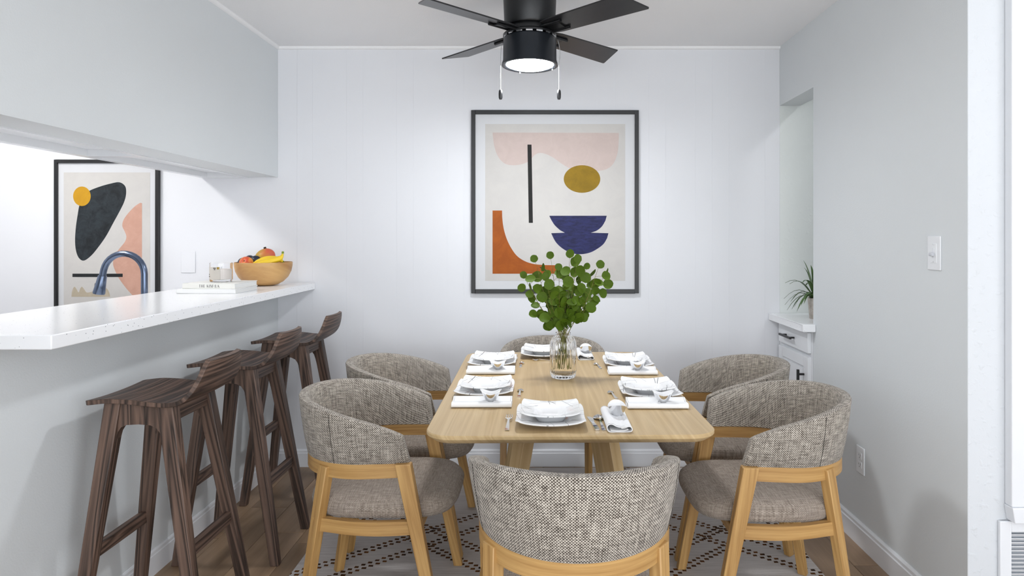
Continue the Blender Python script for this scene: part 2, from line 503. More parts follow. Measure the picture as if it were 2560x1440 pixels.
struct('wall_right', MB().box(XR, XR + 0.12, YW + 0.001, 3.262, 0, H).box(XR, XR + 0.12, 3.262, YB, 2.098, H), M['wall_side'])
struct('wall_niche', MB().box(2.2, 2.3, YW, YB, 0, H), M['niche'])
MB().box(XR + 0.12, 2.2, YB - 0.0015, YB, 0, H).box(XR + 0.001, XR + 0.12, YB - 0.0015, YB, 0.0, 2.097).build('textured_panel', M['niche'], wb, smooth=0)
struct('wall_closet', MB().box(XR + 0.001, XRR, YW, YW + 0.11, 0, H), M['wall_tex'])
struct('wall_living', MB().box(XRR, XRR + 0.1, YREAR, -2.0, 0, H).box(XRR, XRR + 0.1, 0.2, YW, 0, H).box(XRR, XRR + 0.1, -2.0, 0.2, 0, 0.4).box(XRR, XRR + 0.1, -2.0, 0.2, 2.2, H), M['wall'])
struct('added_window_2', MB().box(XRR + 0.02, XRR + 0.07, -2.0, -1.94, 0.4, 2.2).box(XRR + 0.02, XRR + 0.07, 0.14, 0.2, 0.4, 2.2).box(XRR + 0.02, XRR + 0.07, -0.93, -0.87, 0.4, 2.2)
       .box(XRR + 0.02, XRR + 0.07, -1.94, 0.14, 0.4, 0.45).box(XRR + 0.02, XRR + 0.07, -1.94, 0.14, 2.15, 2.2), M['trim'])  # unseen window added for the side fill
# unseen wall behind the camera; its window is added for the daylight
wx0, wx1, wz0, wz1 = -1.45, 2.9, 0.15, 2.3
struct('wall_front', MB().box(XLK, wx0, YREAR - 0.1, YREAR, 0, H).box(wx1, XRR, YREAR - 0.1, YREAR, 0, H)
       .box(wx0, wx1, YREAR - 0.1, YREAR, 0, wz0).box(wx0, wx1, YREAR - 0.1, YREAR, wz1, H), M['wall'])
w1 = MB()
for k in range(4):
    xx = wx0 + (wx1 - wx0) * k / 3
    w1.box(xx - 0.03, xx + 0.03, YREAR - 0.07, YREAR - 0.02, wz0, wz1)
w1.box(wx0, wx1, YREAR - 0.07, YREAR - 0.02, wz0, wz0 + 0.05).box(wx0, wx1, YREAR - 0.07, YREAR - 0.02, wz1 - 0.05, wz1)
struct('added_window_1', w1, M['trim'])

# baseboards and ceiling mouldings
def baseboard(name, p0, p1, nrm, h=0.09, t=0.013):
    p0, p1, nrm = Vector(p0), Vector(p1), Vector(nrm)
    prof = [(0, 0), (t, 0), (t, h * 0.78), (t * 0.75, h * 0.82), (t * 0.7, h * 0.93), (t * 0.3, h), (0, h)]
    rings = [[p + nrm * a + Vector((0, 0, b)) for a, b in prof] for p in (p0, p1)]
    return struct(name, MB().loft(rings), M['trim'], smooth=0)
baseboard('baseboard_back', (XL, YB - 0.0008, 0), (XR, YB - 0.0008, 0), (0, -1, 0), 0.1)
baseboard('baseboard_right', (XR, YW, 0), (XR, 3.262, 0), (-1, 0, 0), 0.1, 0.016)
baseboard('baseboard_left', (XL, 1.76, 0), (XL, YB, 0), (1, 0, 0), 0.1, 0.008)
def cove(name, p0, p1, nrm, r=0.016):
    p0, p1, nrm = Vector(p0), Vector(p1), Vector(nrm)
    prof = [(0, 0), (r, 0), (r * 0.92, -r * 0.4), (r * 0.7, -r * 0.7), (r * 0.4, -r * 0.92), (0, -r)]
    return struct(name, MB().loft([[p + nrm * a + Vector((0, 0, b)) for a, b in prof] for p in (p0, p1)]), M['ceiling'], smooth=60)
cove('trim_1', (XL, YB - 0.0008, H), (XR, YB - 0.0008, H), (0, -1, 0))
cove('trim_2', (XL, 0.9, H), (XL, YB, H), (1, 0, 0))

# closet door, casing, hinges (right edge of the picture), above the return-air grille
k2 = YW / F_PX
dx0 = (2546 - VPX) * k2; dz0 = CAMH - (1258 - VPY) * k2; dz1 = CAMH + (VPY - 20) * k2
d1 = struct('door_1', MB().box(dx0 + 0.002, dx0 + 0.70, YW - 0.028, YW + 0.005, dz0 + 0.006, dz1), M['trim'], bevel=0.002)
for zc in (CAMH + (VPY - 192) * k2, CAMH - (1020 - VPY) * k2):
    h = MB(); 
    for q in range(3): h.tube([(dx0 + 0.002, YW - 0.036, zc - 0.045 + 0.031 * q), (dx0 + 0.002, YW - 0.036, zc - 0.045 + 0.031 * q + 0.0285)], 0.0055, 10)
    h.box(dx0 + 0.002, dx0 + 0.028, YW - 0.0305, YW - 0.028, zc - 0.045, zc + 0.045)
    h.build('hinge', M['hinge'], d1, smooth=40)
cx0 = (2506 - VPX) * k2
struct('trim_3', MB().box(cx0 + 0.006, dx0, YW - 0.034, YW, dz0, H - 0.02), M['trim'], bevel=0.004)
struct('trim_4', MB().prism([(cx0 + 0.004, dz0), (cx0 + 0.012, dz0 - 0.05), (dx0 + 0.72, dz0 - 0.05), (dx0 + 0.72, dz0)], lambda a, b, h_: (a, h_, b), YW - 0.04, YW), M['trim'], bevel=0.003)
gx0 = (2493 - VPX) * k2; gz1 = CAMH - (1299 - VPY) * k2
g = thing('air_return_grille', 'white louvred air return grille low on the wall at right edge', 'vent', (gx0, YW, 0.03))
gw, gh = 0.62, gz1 - 0.03
fr = MB(); t_ = 0.036
fr.box(0, t_, -0.014, 0, 0, gh).box(gw - t_, gw, -0.014, 0, 0, gh).box(t_, gw - t_, -0.014, 0, 0, t_).box(t_, gw - t_, -0.014, 0, gh - t_, gh)
fr.build('grille_frame', M['trim'], g, bevel=0.003)
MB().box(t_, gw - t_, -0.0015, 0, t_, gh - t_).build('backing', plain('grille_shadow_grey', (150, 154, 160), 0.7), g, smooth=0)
zz = gh - t_ - 0.012; sl = None
while zz > t_ + 0.004:
    if sl is None:
        sl = MB().bar((t_, -0.007, 0), (gw - t_, -0.007, 0), (0.0016, 0.0125), (0.0016, 0.0125), side=(0, 0.75, 0.65)).build('slat', M['trim'], g, smooth=0)
    else:
        s2 = sl.copy(); COL.objects.link(s2); s2.parent = g; sl2 = s2
    (sl if zz > gh - t_ - 0.013 else s2).location = (0, 0, zz)
    zz -= 0.0127
for sxx in (0.12, 0.5):
    MB().lathe([(0, -0.0005), (0.004, 0), (0.0035, 0.0015), (0, 0.002)], 10).build('screw', M['hinge'], g, loc=(sxx, -0.014, gh - 0.018)).rotation_euler = (R(90), 0, 0)

# switch and outlet on the right wall, blank plate in the kitchen
def wall_plate(name, label, cat, y, z, w, hgt, kind):
    t = thing(name, label, cat, (XR, y, z))
    MB().box(-0.0055, 0, -w / 2, w / 2, -hgt / 2, hgt / 2).build('cover_plate', M['white'], t, bevel=0.004, seg=3)
    if kind == 'switch':
        MB().box(-0.0070, -0.0045, -0.017, 0.017, -0.034, 0.034).build('insert', M['white'], t, bevel=0.001)
        MB().box(-0.0085, -0.0069, -0.006, 0.006, -0.018, 0.018).build('slider_track', M['trim'], t, bevel=0.0005)
        MB().box(-0.019, -0.0084, -0.009, 0.009, -0.010, 0.002).build('slider_knob', plain('slider_grey', (206, 208, 214), 0.4), t, bevel=0.002)
        zs = (-0.030, 0.030)
    else:
        for zc in (-0.0195, 0.0195):
            f = MB().box(-0.0075, -0.005, -0.0165, 0.0165, zc - 0.014, zc + 0.014).build('receptacle', M['white'], t, bevel=0.003)
            s_ = MB(); s_.box(-0.0078, -0.0074, -0.0075, -0.0055, zc - 0.002, zc + 0.007).box(-0.0078, -0.0074, 0.0055, 0.0075, zc - 0.001, zc + 0.006).box(-0.0078, -0.0074, -0.002, 0.002, zc - 0.010, zc - 0.006)
            s_.build('slot', M['dark_slot'], f, smooth=0)
        zs = (0.0,)
    for zc in zs:
        MB().lathe([(0, -0.0004), (0.003, 0), (0.0025, 0.001), (0, 0.0013)], 8).build('screw', M['hinge'], t, loc=(-0.007 if kind == 'switch' else -0.0055, 0, zc)).rotation_euler = (0, R(-90), 0)
    return t
ys = F_PX * XR / (2338 - VPX); wall_plate('light_switch', 'white slide dimmer switch plate at eye level on right wall', 'light switch', ys, CAMH - (633 - VPY) * ys / F_PX, 0.074, 0.120, 'switch')
yo = F_PX * XR / (2153 - VPX); wall_plate('wall_outlet', 'white duplex power outlet low on the right wall', 'outlet', yo, CAMH - (1150 - VPY) * yo / F_PX, 0.068, 0.116, 'outlet')
c = at(471, 655, YB); tag(MB().box(c.x - 0.042, c.x + 0.042, YB - 0.004, YB, c.z - 0.063, c.z + 0.063).build('blank_plate', M['wall'], bevel=0.002), 'white blank wall plate behind the candle in the kitchen', 'wall plate')

# ------------------------------------------------------------------ bar counter
ct = MB().box(-1.855, -1.317, 1.72, YB - 0.004, 1.03, 1.07).build('bar_counter', M['quartz'], bevel=0.003)
tag(ct, 'long white speckled quartz bar counter top along the left', 'counter')

# kitchen upper cabinets hung behind the header, sink run below the bar, ceiling fixture
XC0, XC1 = -1.975, XL - 0.165
for (y0, y1, lab) in ((2.75, YB - 0.002, 'white upper kitchen cabinet against the back wall, seen from below'), (1.75, 2.748, 'white upper kitchen cabinet nearer the camera, seen from below')):
    t = thing('upper_cabinet', lab, 'cabinet', ((XC0 + XC1) / 2, (y0 + y1) / 2, 1.678), 0, 'upper kitchen cabinets')
    hx, hy = (XC1 - XC0) / 2, (y1 - y0) / 2; b = MB(); e = 0.02
    b.box(-hx, hx, -hy, hy, 0.03, 0.755)
    b.box(-hx, hx, -hy, -hy + e, 0, 0.03).box(-hx, hx, hy - e, hy, 0, 0.03).box(-hx, -hx + e * 2, -hy + e, hy - e, 0, 0.03).box(hx - e, hx, -hy + e, hy - e, 0, 0.03)
    b.build('body', M['cabinet'], t, smooth=0)
    for q in (-1, 1):
        d = MB().box(-hx - 0.02, -hx, q * hy / 2 - hy / 2 + 0.003, q * hy / 2 + hy / 2 - 0.003, 0.012, 0.745).build('door', M['cabinet'], t, bevel=0.003)
        MB().tube([(-hx - 0.045, -q * 0.05, 0.06), (-hx - 0.045, -q * 0.05, 0.2)], 0.005, 8).box(-hx - 0.045, -hx - 0.02, -q * 0.05 - 0.004, -q * 0.05 + 0.004, 0.07, 0.078).box(-hx - 0.045, -hx - 0.02, -q * 0.05 - 0.004, -q * 0.05 + 0.004, 0.18, 0.188).build('handle', M['black'], d)
sk = thing('sink_cabinet', 'white kitchen sink base cabinet hidden behind the bar wall', 'cabinet', (-2.0, 2.74, 0))
MB().box(-0.31, 0.297, -0.97, 0.95, 0.0, 0.87).build('body', M['cabinet'], sk, bevel=0.002)
MB().box(-0.34, 0.297, -0.98, 0.955, 0.87, 0.91).build('worktop', M['quartz'], sk, bevel=0.002)
kl = thing('kitchen_ceiling_light', 'flush white kitchen ceiling light hidden above the cabinets', 'ceiling light', (-2.85, 2.45, H))
MB().box(-0.2, 0.2, -0.65, 0.65, -0.03, 0).build('housing', M['trim'], kl, bevel=0.004)
MB().box(-0.17, 0.17, -0.62, 0.62, -0.045, -0.03).build('diffuser', M['tube_light'], kl, smooth=0)

# ------------------------------------------------------------------ niche bar on the right
nb = thing('niche_cabinet', 'white base cabinet with a drawer and door in the niche', 'cabinet', (XR, 3.49, 0))
y0n, y1n = 3.266 - 3.49, YB - 0.006 - 3.49
MB().box(0.0, 0.6, y0n, y1n, 0.0, 0.852).build('body', M['cabinet'], nb, smooth=0)
dr = MB().box(-0.019, 0, y0n + 0.02, y1n - 0.03, 0.735, 0.842).build('drawer', M['cabinet'], nb, bevel=0.003)
def pull(p0, p1, out, rad, parent):
    p0, p1, out = Vector(p0), Vector(p1), Vector(out)
    m = MB(); d = (p1 - p0)
    m.bar(p0 + out, p1 + out, (rad * 2, rad * 2), (rad * 2, rad * 2), side=out)
    for t in (0.16, 0.84): m.bar(p0 + d * t, p0 + d * t + out, (rad * 1.7, rad * 1.7), (rad * 1.7, rad * 1.7), side=d)
    return m.build('handle', M['black'], parent, bevel=0.001)
pull((-0.019, -0.055, 0.79), (-0.019, 0.105, 0.79), (-0.03, 0, 0), 0.0055, dr)
dd = MB()
ya, yb = y0n + 0.02, y1n - 0.03
dd.box(-0.012, 0, ya, yb, 0.09, 0.715)
rw = 0.055
dd.box(-0.019, -0.012, ya, ya + rw, 0.09, 0.715).box(-0.019, -0.012, yb - rw, yb, 0.09, 0.715).box(-0.019, -0.012, ya + rw, yb - rw, 0.715 - rw, 0.715).box(-0.019, -0.012, ya + rw, yb - rw, 0.09, 0.09 + rw)
dd.box(-0.0165, -0.012, ya + rw + 0.012, yb - rw - 0.012, 0.09 + rw + 0.012, 0.715 - rw - 0.012)
do = dd.build('door', M['cabinet'], nb, smooth=0, bevel=0.0015)
pull((-0.019, ya + 0.045, 0.49), (-0.019, ya + 0.045, 0.645), (-0.032, 0, 0), 0.006, do)
nt = MB().box(XR - 0.065, XR + 0.62, 3.268, YB - 0.004, 0.8525, 0.892).box(XR - 0.065, XR - 0.001, 3.23, 3.268, 0.8525, 0.892)
tag(nt.build('niche_counter', M['quartz'], bevel=0.003), 'white quartz counter top in the niche on the right', 'counter')

nl_ = thing('added_niche_light', 'small unseen ceiling light added inside the niche', 'ceiling light', (1.86, 2.75, H))  # unseen lamp, added to brighten the niche
MB().lathe([(0.055, -0.004), (0.075, -0.004), (0.078, 0), (0.055, 0)], 24).build('trim_ring', M['trim'], nl_)
MB().lathe([(0, -0.003), (0.055, -0.003), (0.055, -0.001), (0, -0.001)], 24).build('lens', emit('added_niche_lens', (252, 253, 255), 130.0), nl_)
pp = thing('potted_plant', 'spiky green potted plant standing on the niche counter', 'plant', (1.492, 3.47, 0.892))
pot = MB().lathe([(0, 0), (0.036, 0), (0.038, 0.004), (0.046, 0.105), (0.047, 0.112), (0.043, 0.112), (0.041, 0.098), (0, 0.096)], 24).build('pot', M['pot'], pp)
MB().lathe([(0, 0.094), (0.0415, 0.094), (0.035, 0.1), (0, 0.102)], 18).build('soil', plain('soil', (70, 58, 46), 0.95), pp)
rl = random.Random(11)
for i in range(40):
    a = i * 2.39996 + rl.uniform(-.2, .2); lift = rl.uniform(0.02, 0.2) if i > 7 else rl.uniform(0.12, 0.26)
    reach = rl.uniform(0.10, 0.17) if i > 7 else rl.uniform(0.03, 0.08)
    m = MB(); rings = []
    for q in range(7):
        t = q / 6; rr = 0.008 + reach * t; z = 0.098 + lift * t - 0.10 * t * t * (1 if i > 7 else 0.2) + 0.03 * math.sin(t * 3)
        w = 0.0105 * (1 - t) ** 0.7 * (0.6 + 0.9 * min(1, t * 4)) + 0.0004
        c = Vector((math.cos(a) * rr, math.sin(a) * rr, z)); sd = Vector((-math.sin(a), math.cos(a), 0))
        rings.append([c - sd * w + Vector((0, 0, 0.002 * (1 - t))), c - Vector((0, 0, 0.0015)), c + sd * w + Vector((0, 0, 0.002 * (1 - t))), c + Vector((0, 0, 0.0006))])
    m.loft(rings).build('leaf', M['spike'], pp, smooth=50)

# ------------------------------------------------------------------ rug
rg = MB().box(-1.05, 1.05, -1.375, 1.375, 0, 0.008).build('area_rug', M['rug'], bevel=0.003, loc=(0.06, 2.305, 0.0005))
tag(rg, 'grey flat-woven rug with brown dotted diamond lines under the table', 'rug')

# ------------------------------------------------------------------ bar stools
def make_stool():
    t = thing('bar_stool', '', 'stool')
    hz = 0.155
    # local: x as world (counter at -x), y lateral
    prof = catmull([(-0.175, 0.811), (-0.155, 0.8135), (-0.10, 0.8185), (-0.03, 0.815), (0.04, 0.8075), (0.095, 0.8055), (0.13, 0.815), (0.158, 0.843), (0.176, 0.885), (0.188, 0.935)], 4, False)
    th = 0.015; rings = []; n = len(prof)
    tot = n - 1
    NY = 14
    m = MB(); top = []; bot = []
    for i, p in enumerate(prof):
        tg = (prof[min(i + 1, tot)] - prof[max(i - 1, 0)]).normalized(); nn = Vector((-tg.y, tg.x))
        s = i / tot
        half = hz
        if p.y > 0.83 and s > 0.6: half = hz - 0.038 * min(1, (p.y - 0.83) / 0.1) ** 1.1
        if s < 0.12: half = hz - 0.010 * (1 - s / 0.12) ** 2
        if s > 0.93: half -= 0.012 * ((s - 0.93) / 0.07) ** 2
        q = p - nn * th
        row_t = []; row_b = []
        for k in range(NY + 1):
            yy = -half + 2 * half * k / NY
            curve = 0.016 * (1 - (2 * k / NY - 1) ** 2)          # the back is slightly dished
            cv = curve * max(0, (s - 0.62) / 0.38)
            dip = -0.006 * (1 - (2 * k / NY - 1) ** 2) * (1 - max(0, (s - 0.5) / 0.5))
            row_t.append((p.x + cv, yy, p.y + dip)); row_b.append((q.x + cv, yy, q.y + dip))
        rings.append(row_t + row_b[::-1])
    m.loft(rings)
    # grain runs across the seat (along y): swap uv
    m.u = [[(b, a) for a, b in f] for f in m.u]
    m.build('seat', M['stool_wood'], t, smooth=45, bevel=0.002)
    tops = {(-1): -0.098, 1: 0.068}; feet = {(-1): -0.2, 1: 0.2}
    ty, fy = 0.112, 0.165
    ztop = 0.803
    for sx_ in (-1, 1):
        for sy in (-1, 1):
            zt = 0.806 if sx_ < 0 else 0.796
            m = MB()
            m.flatbar((tops[sx_], sy * ty, zt), (feet[sx_] , sy * fy, 0), (0.052, 0.042), (0.036, 0.032))
            m.build('leg', M['stool_wood'], t, bevel=0.003)
    for sy in (-1, 1):                                       # aprons with a curved lower edge blending into the legs
        poly = [(-0.085, 0.80), (-0.085, 0.70)]
        xl, xr = -0.0895, 0.0625
        low = [(-0.0975, 0.63), (-0.0895, 0.68), (-0.083, 0.704), (-0.073, 0.720), (-0.055, 0.728), (-0.015, 0.730), (0.022, 0.727), (0.042, 0.717), (0.054, 0.700), (0.062, 0.676), (0.0735, 0.63)]
        poly = [(xl, 0.802)] + [(xl - 0.014, 0.63)] + low + [(xr + 0.020, 0.63)] + [(xr, 0.793)] + [(0.0, 0.803)]
        MB().prism(poly, lambda a, b, h_: (a, h_, b), sy * (ty + 0.004) - 0.013, sy * (ty + 0.004) + 0.013).build('side_apron', M['stool_wood'], t, smooth=40)
    for sx_, nm in ((-1, 'front_apron'), (1, 'rear_apron')):
        xx = tops[sx_] + sx_ * 0.010
        MB().bar((xx, -ty, 0.765), (xx, ty, 0.765), (0.022, 0.062), (0.022, 0.062), side=(1, 0, 0)).build(nm, M['stool_wood'], t, bevel=0.002)
    for sx_ in (-1, 1):
        z = 0.32; f = z / 0.8; xx = feet[sx_] + (tops[sx_] - feet[sx_]) * f; yy = fy + (ty - fy) * f
        MB().bar((xx, -yy, z), (xx, yy, z), (0.022, 0.042), (0.022, 0.042), side=(1, 0, 0)).build('stretcher', M['stool_wood'], t, bevel=0.002)
    return t
stool = make_stool()
for i, (ys_, lab) in enumerate(((2.19, 'dark brown wooden bar stool nearest the camera under the counter'), (2.77, 'dark brown wooden bar stool in the middle of the three'), (3.35, 'dark brown wooden bar stool closest to the back wall'))):
    o = stool if i == 0 else copy_tree(stool)
    o.location = (-1.282, ys_, 0); tag(o, lab, 'stool', 'dark wooden bar stools at the counter')

# ------------------------------------------------------------------ dining chairs
def chair_path(a, b, yc, yf, n=64):
    pts = []
    for k in range(120):
        ph = -math.pi / 2 + math.pi * k / 119
        pts.append(Vector((a * math.sin(ph), yc - b * math.cos(ph))))
    arm = lambda s: [Vector((s * (a - 0.010 * q / 10 * q / 10), yc + (yf - yc) * q / 10)) for q in range(1, 11)]
    pts = arm(-1)[::-1] + pts + arm(1)
    L = [0.0]
    for p, q in zip(pts[:-1], pts[1:]): L.append(L[-1] + (q - p).length)
    out = []; j = 0
    for k in range(n + 1):
        d = L[-1] * k / n
        while j < len(L) - 2 and L[j + 1] < d: j += 1
        out.append(pts[j].lerp(pts[j + 1], (d - L[j]) / (L[j + 1] - L[j])))
    return out
def make_chair():
    t = thing('dining_chair', '', 'chair')
    path = chair_path(0.242, 0.250, 0.035, 0.19)
    yr = -0.215; n = len(path)
    def hts(y):
        d = max(0, min(1, (0.19 - y) / (0.19 - yr)))
        return 0.578 - 0.010 * d, 0.675 + 0.10 * (1 - (1 - d) ** 1.45)
    def normal(i):
        tg = (path[min(i + 1, n - 1)] - path[max(i - 1, 0)]).normalized()
        return Vector((tg.y, -tg.x))                       # outwards
    cs = [(-1, 0.02), (-0.7, -0.0), (0.7, 0.0), (1, 0.02), (1.18, 0.3), (1.18, 0.65), (1.02, 0.965), (0.8, 0.992), (0, 1.0), (-0.7, 0.992), (-1, 0.95), (-1.02, 0.65), (-1.02, 0.3)]
    rings = []
    m = MB()
    for i, p in enumerate(path):
        z0, z1 = hts(p.y); nn = normal(i); thk = 0.0165
        e = min(i, n - 1 - i)
        shrink = 1.0 if e > 0 else 0.86
        armness = max(0, min(1, (p.y - 0.06) / 0.13)) ** 2
        ring = []
        for o_, hf in cs:
            z = z0 + (z1 - z0) * (0.5 + (hf - 0.5) * (1 if e > 0 else 0.985))
            off = nn * (o_ * thk * shrink + 0.030 * (hf - 0.45))
            ring.append((p.x + off.x, p.y + off.y - 0.022 * hf * armness, z))
        rings.append(ring)
    m.loft(rings)
    back = m.build('backrest', M['fabric'], t, smooth=50)
    for i in (15, n - 16):                                   # stitched vertical seams
        r = rings[i]; MB().tube([Vector(r[k]) + Vector((normal(i).x, normal(i).y, 0)) * 0.0003 for k in (3, 4, 5, 6)], 0.0009, 6).build('seam', M['thread'], back)
    # bent wooden rail under the upholstery
    rings = []
    rp_ = chair_path(0.234, 0.240, 0.035, 0.185)
    for i, p in enumerate(rp_):
        tg = (rp_[min(i + 1, n - 1)] - rp_[max(i - 1, 0)]).normalized(); nn = Vector((tg.y, -tg.x)); z0, _ = hts(p.y)
        a = p + nn * 0.012; b = p - nn * 0.012
        rings.append([(b.x, b.y, z0 - 0.044), (a.x, a.y, z0 - 0.044), (a.x, a.y, z0 + 0.004), (b.x, b.y, z0 + 0.004)])
    MB().loft(rings).build('back_rail', M['oak'], t, smooth=40)
    for s in (-1, 1):
        MB().flatbar((s * 0.242, 0.170, 0.582), (s * 0.245, 0.287, 0), (0.034, 0.052), (0.028, 0.034)).build('leg', M['oak'], t, bevel=0.003)
        # rear legs are turned along the bend of the back
        m = MB(); rr = []
        for (x_, y_, z_, w, d) in ((0.199, -0.097, 0.562, 0.046, 0.034), (0.203, -0.183, 0, 0.034, 0.028)):
            c = Vector((s * x_, y_, z_)); an = R(-38 * s)
            ux = Vector((math.cos(an) * 1, math.sin(an), 0)); uy = Vector((-math.sin(an), math.cos(an), 0))
            rr.append([c - ux * d / 2 - uy * w / 2, c + ux * d / 2 - uy * w / 2, c + ux * d / 2 + uy * w / 2, c - ux * d / 2 + uy * w / 2])
        m.loft(rr[::-1], u0=random.random()); m.build('leg', M['oak'], t, bevel=0.003)
        rings = []                                             # side rail, bowed with the seat
        for k in range(13):
            q = k / 12; y = 0.212 - 0.350 * q; x_ = 0.226 + 0.018 * math.sin(math.pi * min(1, q * 1.12)) - 0.026 * q * q
            rings.append([(s * (x_ - 0.011), y, 0.345), (s * (x_ + 0.011), y, 0.345), (s * (x_ + 0.011), y, 0.389), (s * (x_ - 0.011), y, 0.389)])
        MB().loft(rings).build('side_rail', M['oak'], t, smooth=40)
    MB().bar((-0.23, 0.215, 0.362), (0.23, 0.215, 0.362), (0.02, 0.036), (0.02, 0.036), side=(0, 1, 0)).build('front_rail', M['oak'], t, bevel=0.002)
    MB().bar((-0.19, -0.125, 0.362), (0.19, -0.125, 0.362), (0.02, 0.036), (0.02, 0.036), side=(0, 1, 0)).build('rear_rail', M['oak'], t, bevel=0.002)
    # seat cushion: stack of superellipse outlines
    m = MB(); rings = []
    lev = [(0.0, 0.384), (0.90, 0.384), (0.955, 0.389), (0.99, 0.402), (1.0, 0.418), (0.985, 0.434), (0.94, 0.446), (0.86, 0.453), (0.70, 0.459), (0.45, 0.463), (0.2, 0.4645), (0.02, 0.465)]
    N = 56
    for f, z in lev:
        ring = []
        for k in range(N):
            a = math.tau * k / N - math.pi / 2; ca, sa = math.cos(a), math.sin(a); e = 2 / (3.8 if math.sin(a) > 0 else 3.0)
            x_ = 0.226 * math.copysign(abs(ca) ** e, ca); y = 0.07 + 0.262 * math.copysign(abs(sa) ** e, sa)
            if sa < 0: x_ *= 1 - 0.10 * abs(sa) ** 2
            ff = max(f, 0.01)
            dz = -0.010 * max(0, (y - 0.2) / 0.13) ** 2 * (1 if z > 0.42 else 0.2)
            ring.append((x_ * ff, 0.07 + (y - 0.07) * ff, z + dz))
        rings.append(ring)
    m.loft(rings)
    for fi, f in enumerate(m.f):                               # planar weave on the seat
        pts = [m.v[i] for i in f]
        lv = f[0] // N
        if not (1 <= lv <= 5) or len(f) > 4: m.u[fi] = [(p[0], p[1]) for p in pts]
        else:
            k_ = f[0] % N; arc = [0, 0.02, 0.034, 0.05, 0.067, 0.087, 0.11]
            m.u[fi] = [(k_ / N * 1.56, arc[lv - 1]), ((k_ + 1) / N * 1.56, arc[lv - 1]), ((k_ + 1) / N * 1.56, arc[lv]), (k_ / N * 1.56, arc[lv])]
    m.build('seat', M['seat_fabric'], t, smooth=60)
    return t
chair = make_chair()
CH = [((0.085, 1.675), 0, 1.02, 'oak chair with tweed tub back, nearest the camera, seen from behind'),
      ((-0.624, 2.345), -90, 1, 'oak chair with tweed tub back, left of the table nearest the camera'),
      ((-0.630, 2.903), -90, 1, 'oak chair with tweed tub back, left of the table near the back wall'),
      ((0.845, 2.315), 90, 1, 'oak chair with tweed tub back, right of the table nearest the camera'),
      ((0.850, 2.873), 90, 1, 'oak chair with tweed tub back, right of the table beside the niche cabinet'),
      ((0.057, 3.362), 180, 1, 'oak chair with tweed tub back at the far end behind the vase')]
RUGZ = 0.0085
for i, ((x_, y_), rz, sc, lab) in enumerate(CH):
    o = chair if i == 0 else copy_tree(chair)
    o.location = (x_, y_, RUGZ); o.rotation_euler = (0, 0, R(rz)); o.scale = (sc,) * 3
    tag(o, lab, 'chair', 'dining chairs around the table')

# ------------------------------------------------------------------ table
TZ = 0.75; TX, TY, TR = 0.079, 2.565, R(1.0)
tb = thing('dining_table', 'pale oak dining table with rounded corners and splayed legs', 'table', (TX, TY, 0), TR)
def rrect(hx, hy, r, n=8):
    out = []
    for cx, cy, a0 in ((hx - r, hy - r, 0), (-hx + r, hy - r, 90), (-hx + r, -hy + r, 180), (hx - r, -hy + r, 270)):
        for k in range(n + 1):
            a = R(a0 + 90 * k / n); out.append((cx + r * math.cos(a), cy + r * math.sin(a)))
    return out
hx, hy = 0.44, 0.685
m = MB(); rings = []
for ins, z in ((0.022, TZ - 0.028), (0.002, TZ - 0.014), (0.0, TZ - 0.011), (0.0, TZ - 0.003), (0.003, TZ)):
    rings.append([(a, b, z) for a, b in rrect(hx - ins, hy - ins, 0.085 - ins)])
m.loft(rings)
for fi, f in enumerate(m.f): m.u[fi] = [(m.v[i][0] + m.v[i][2] * 0.7, m.v[i][1]) for i in f]
m.build('tabletop', M['table_wood'], tb, smooth=30)
for sx_ in (-1, 1):
    for sy in (-1, 1):
        m = MB(); rr = []
        for x_, y_, z_, w in ((0.13, 0.33, TZ - 0.027, 0.052), (0.255, 0.40, RUGZ, 0.044)):
            d = w / math.sqrt(2) * 1.05
            rr.append([(sx_ * x_ - d, sy * y_, z_), (sx_ * x_, sy * y_ - d, z_), (sx_ * x_ + d, sy * y_, z_), (sx_ * x_, sy * y_ + d, z_)])
        m.loft(rr[::-1], u0=random.random()); m.build('leg', M['table_wood'], tb, bevel=0.002)
MB().box(-0.16, 0.16, -0.36, -0.30, TZ - 0.062, TZ - 0.028).build('cross_beam', M['table_wood'], tb, bevel=0.002)
MB().box(-0.16, 0.16, 0.30, 0.36, TZ - 0.062, TZ - 0.028).build('cross_beam', M['table_wood'], tb, bevel=0.002)

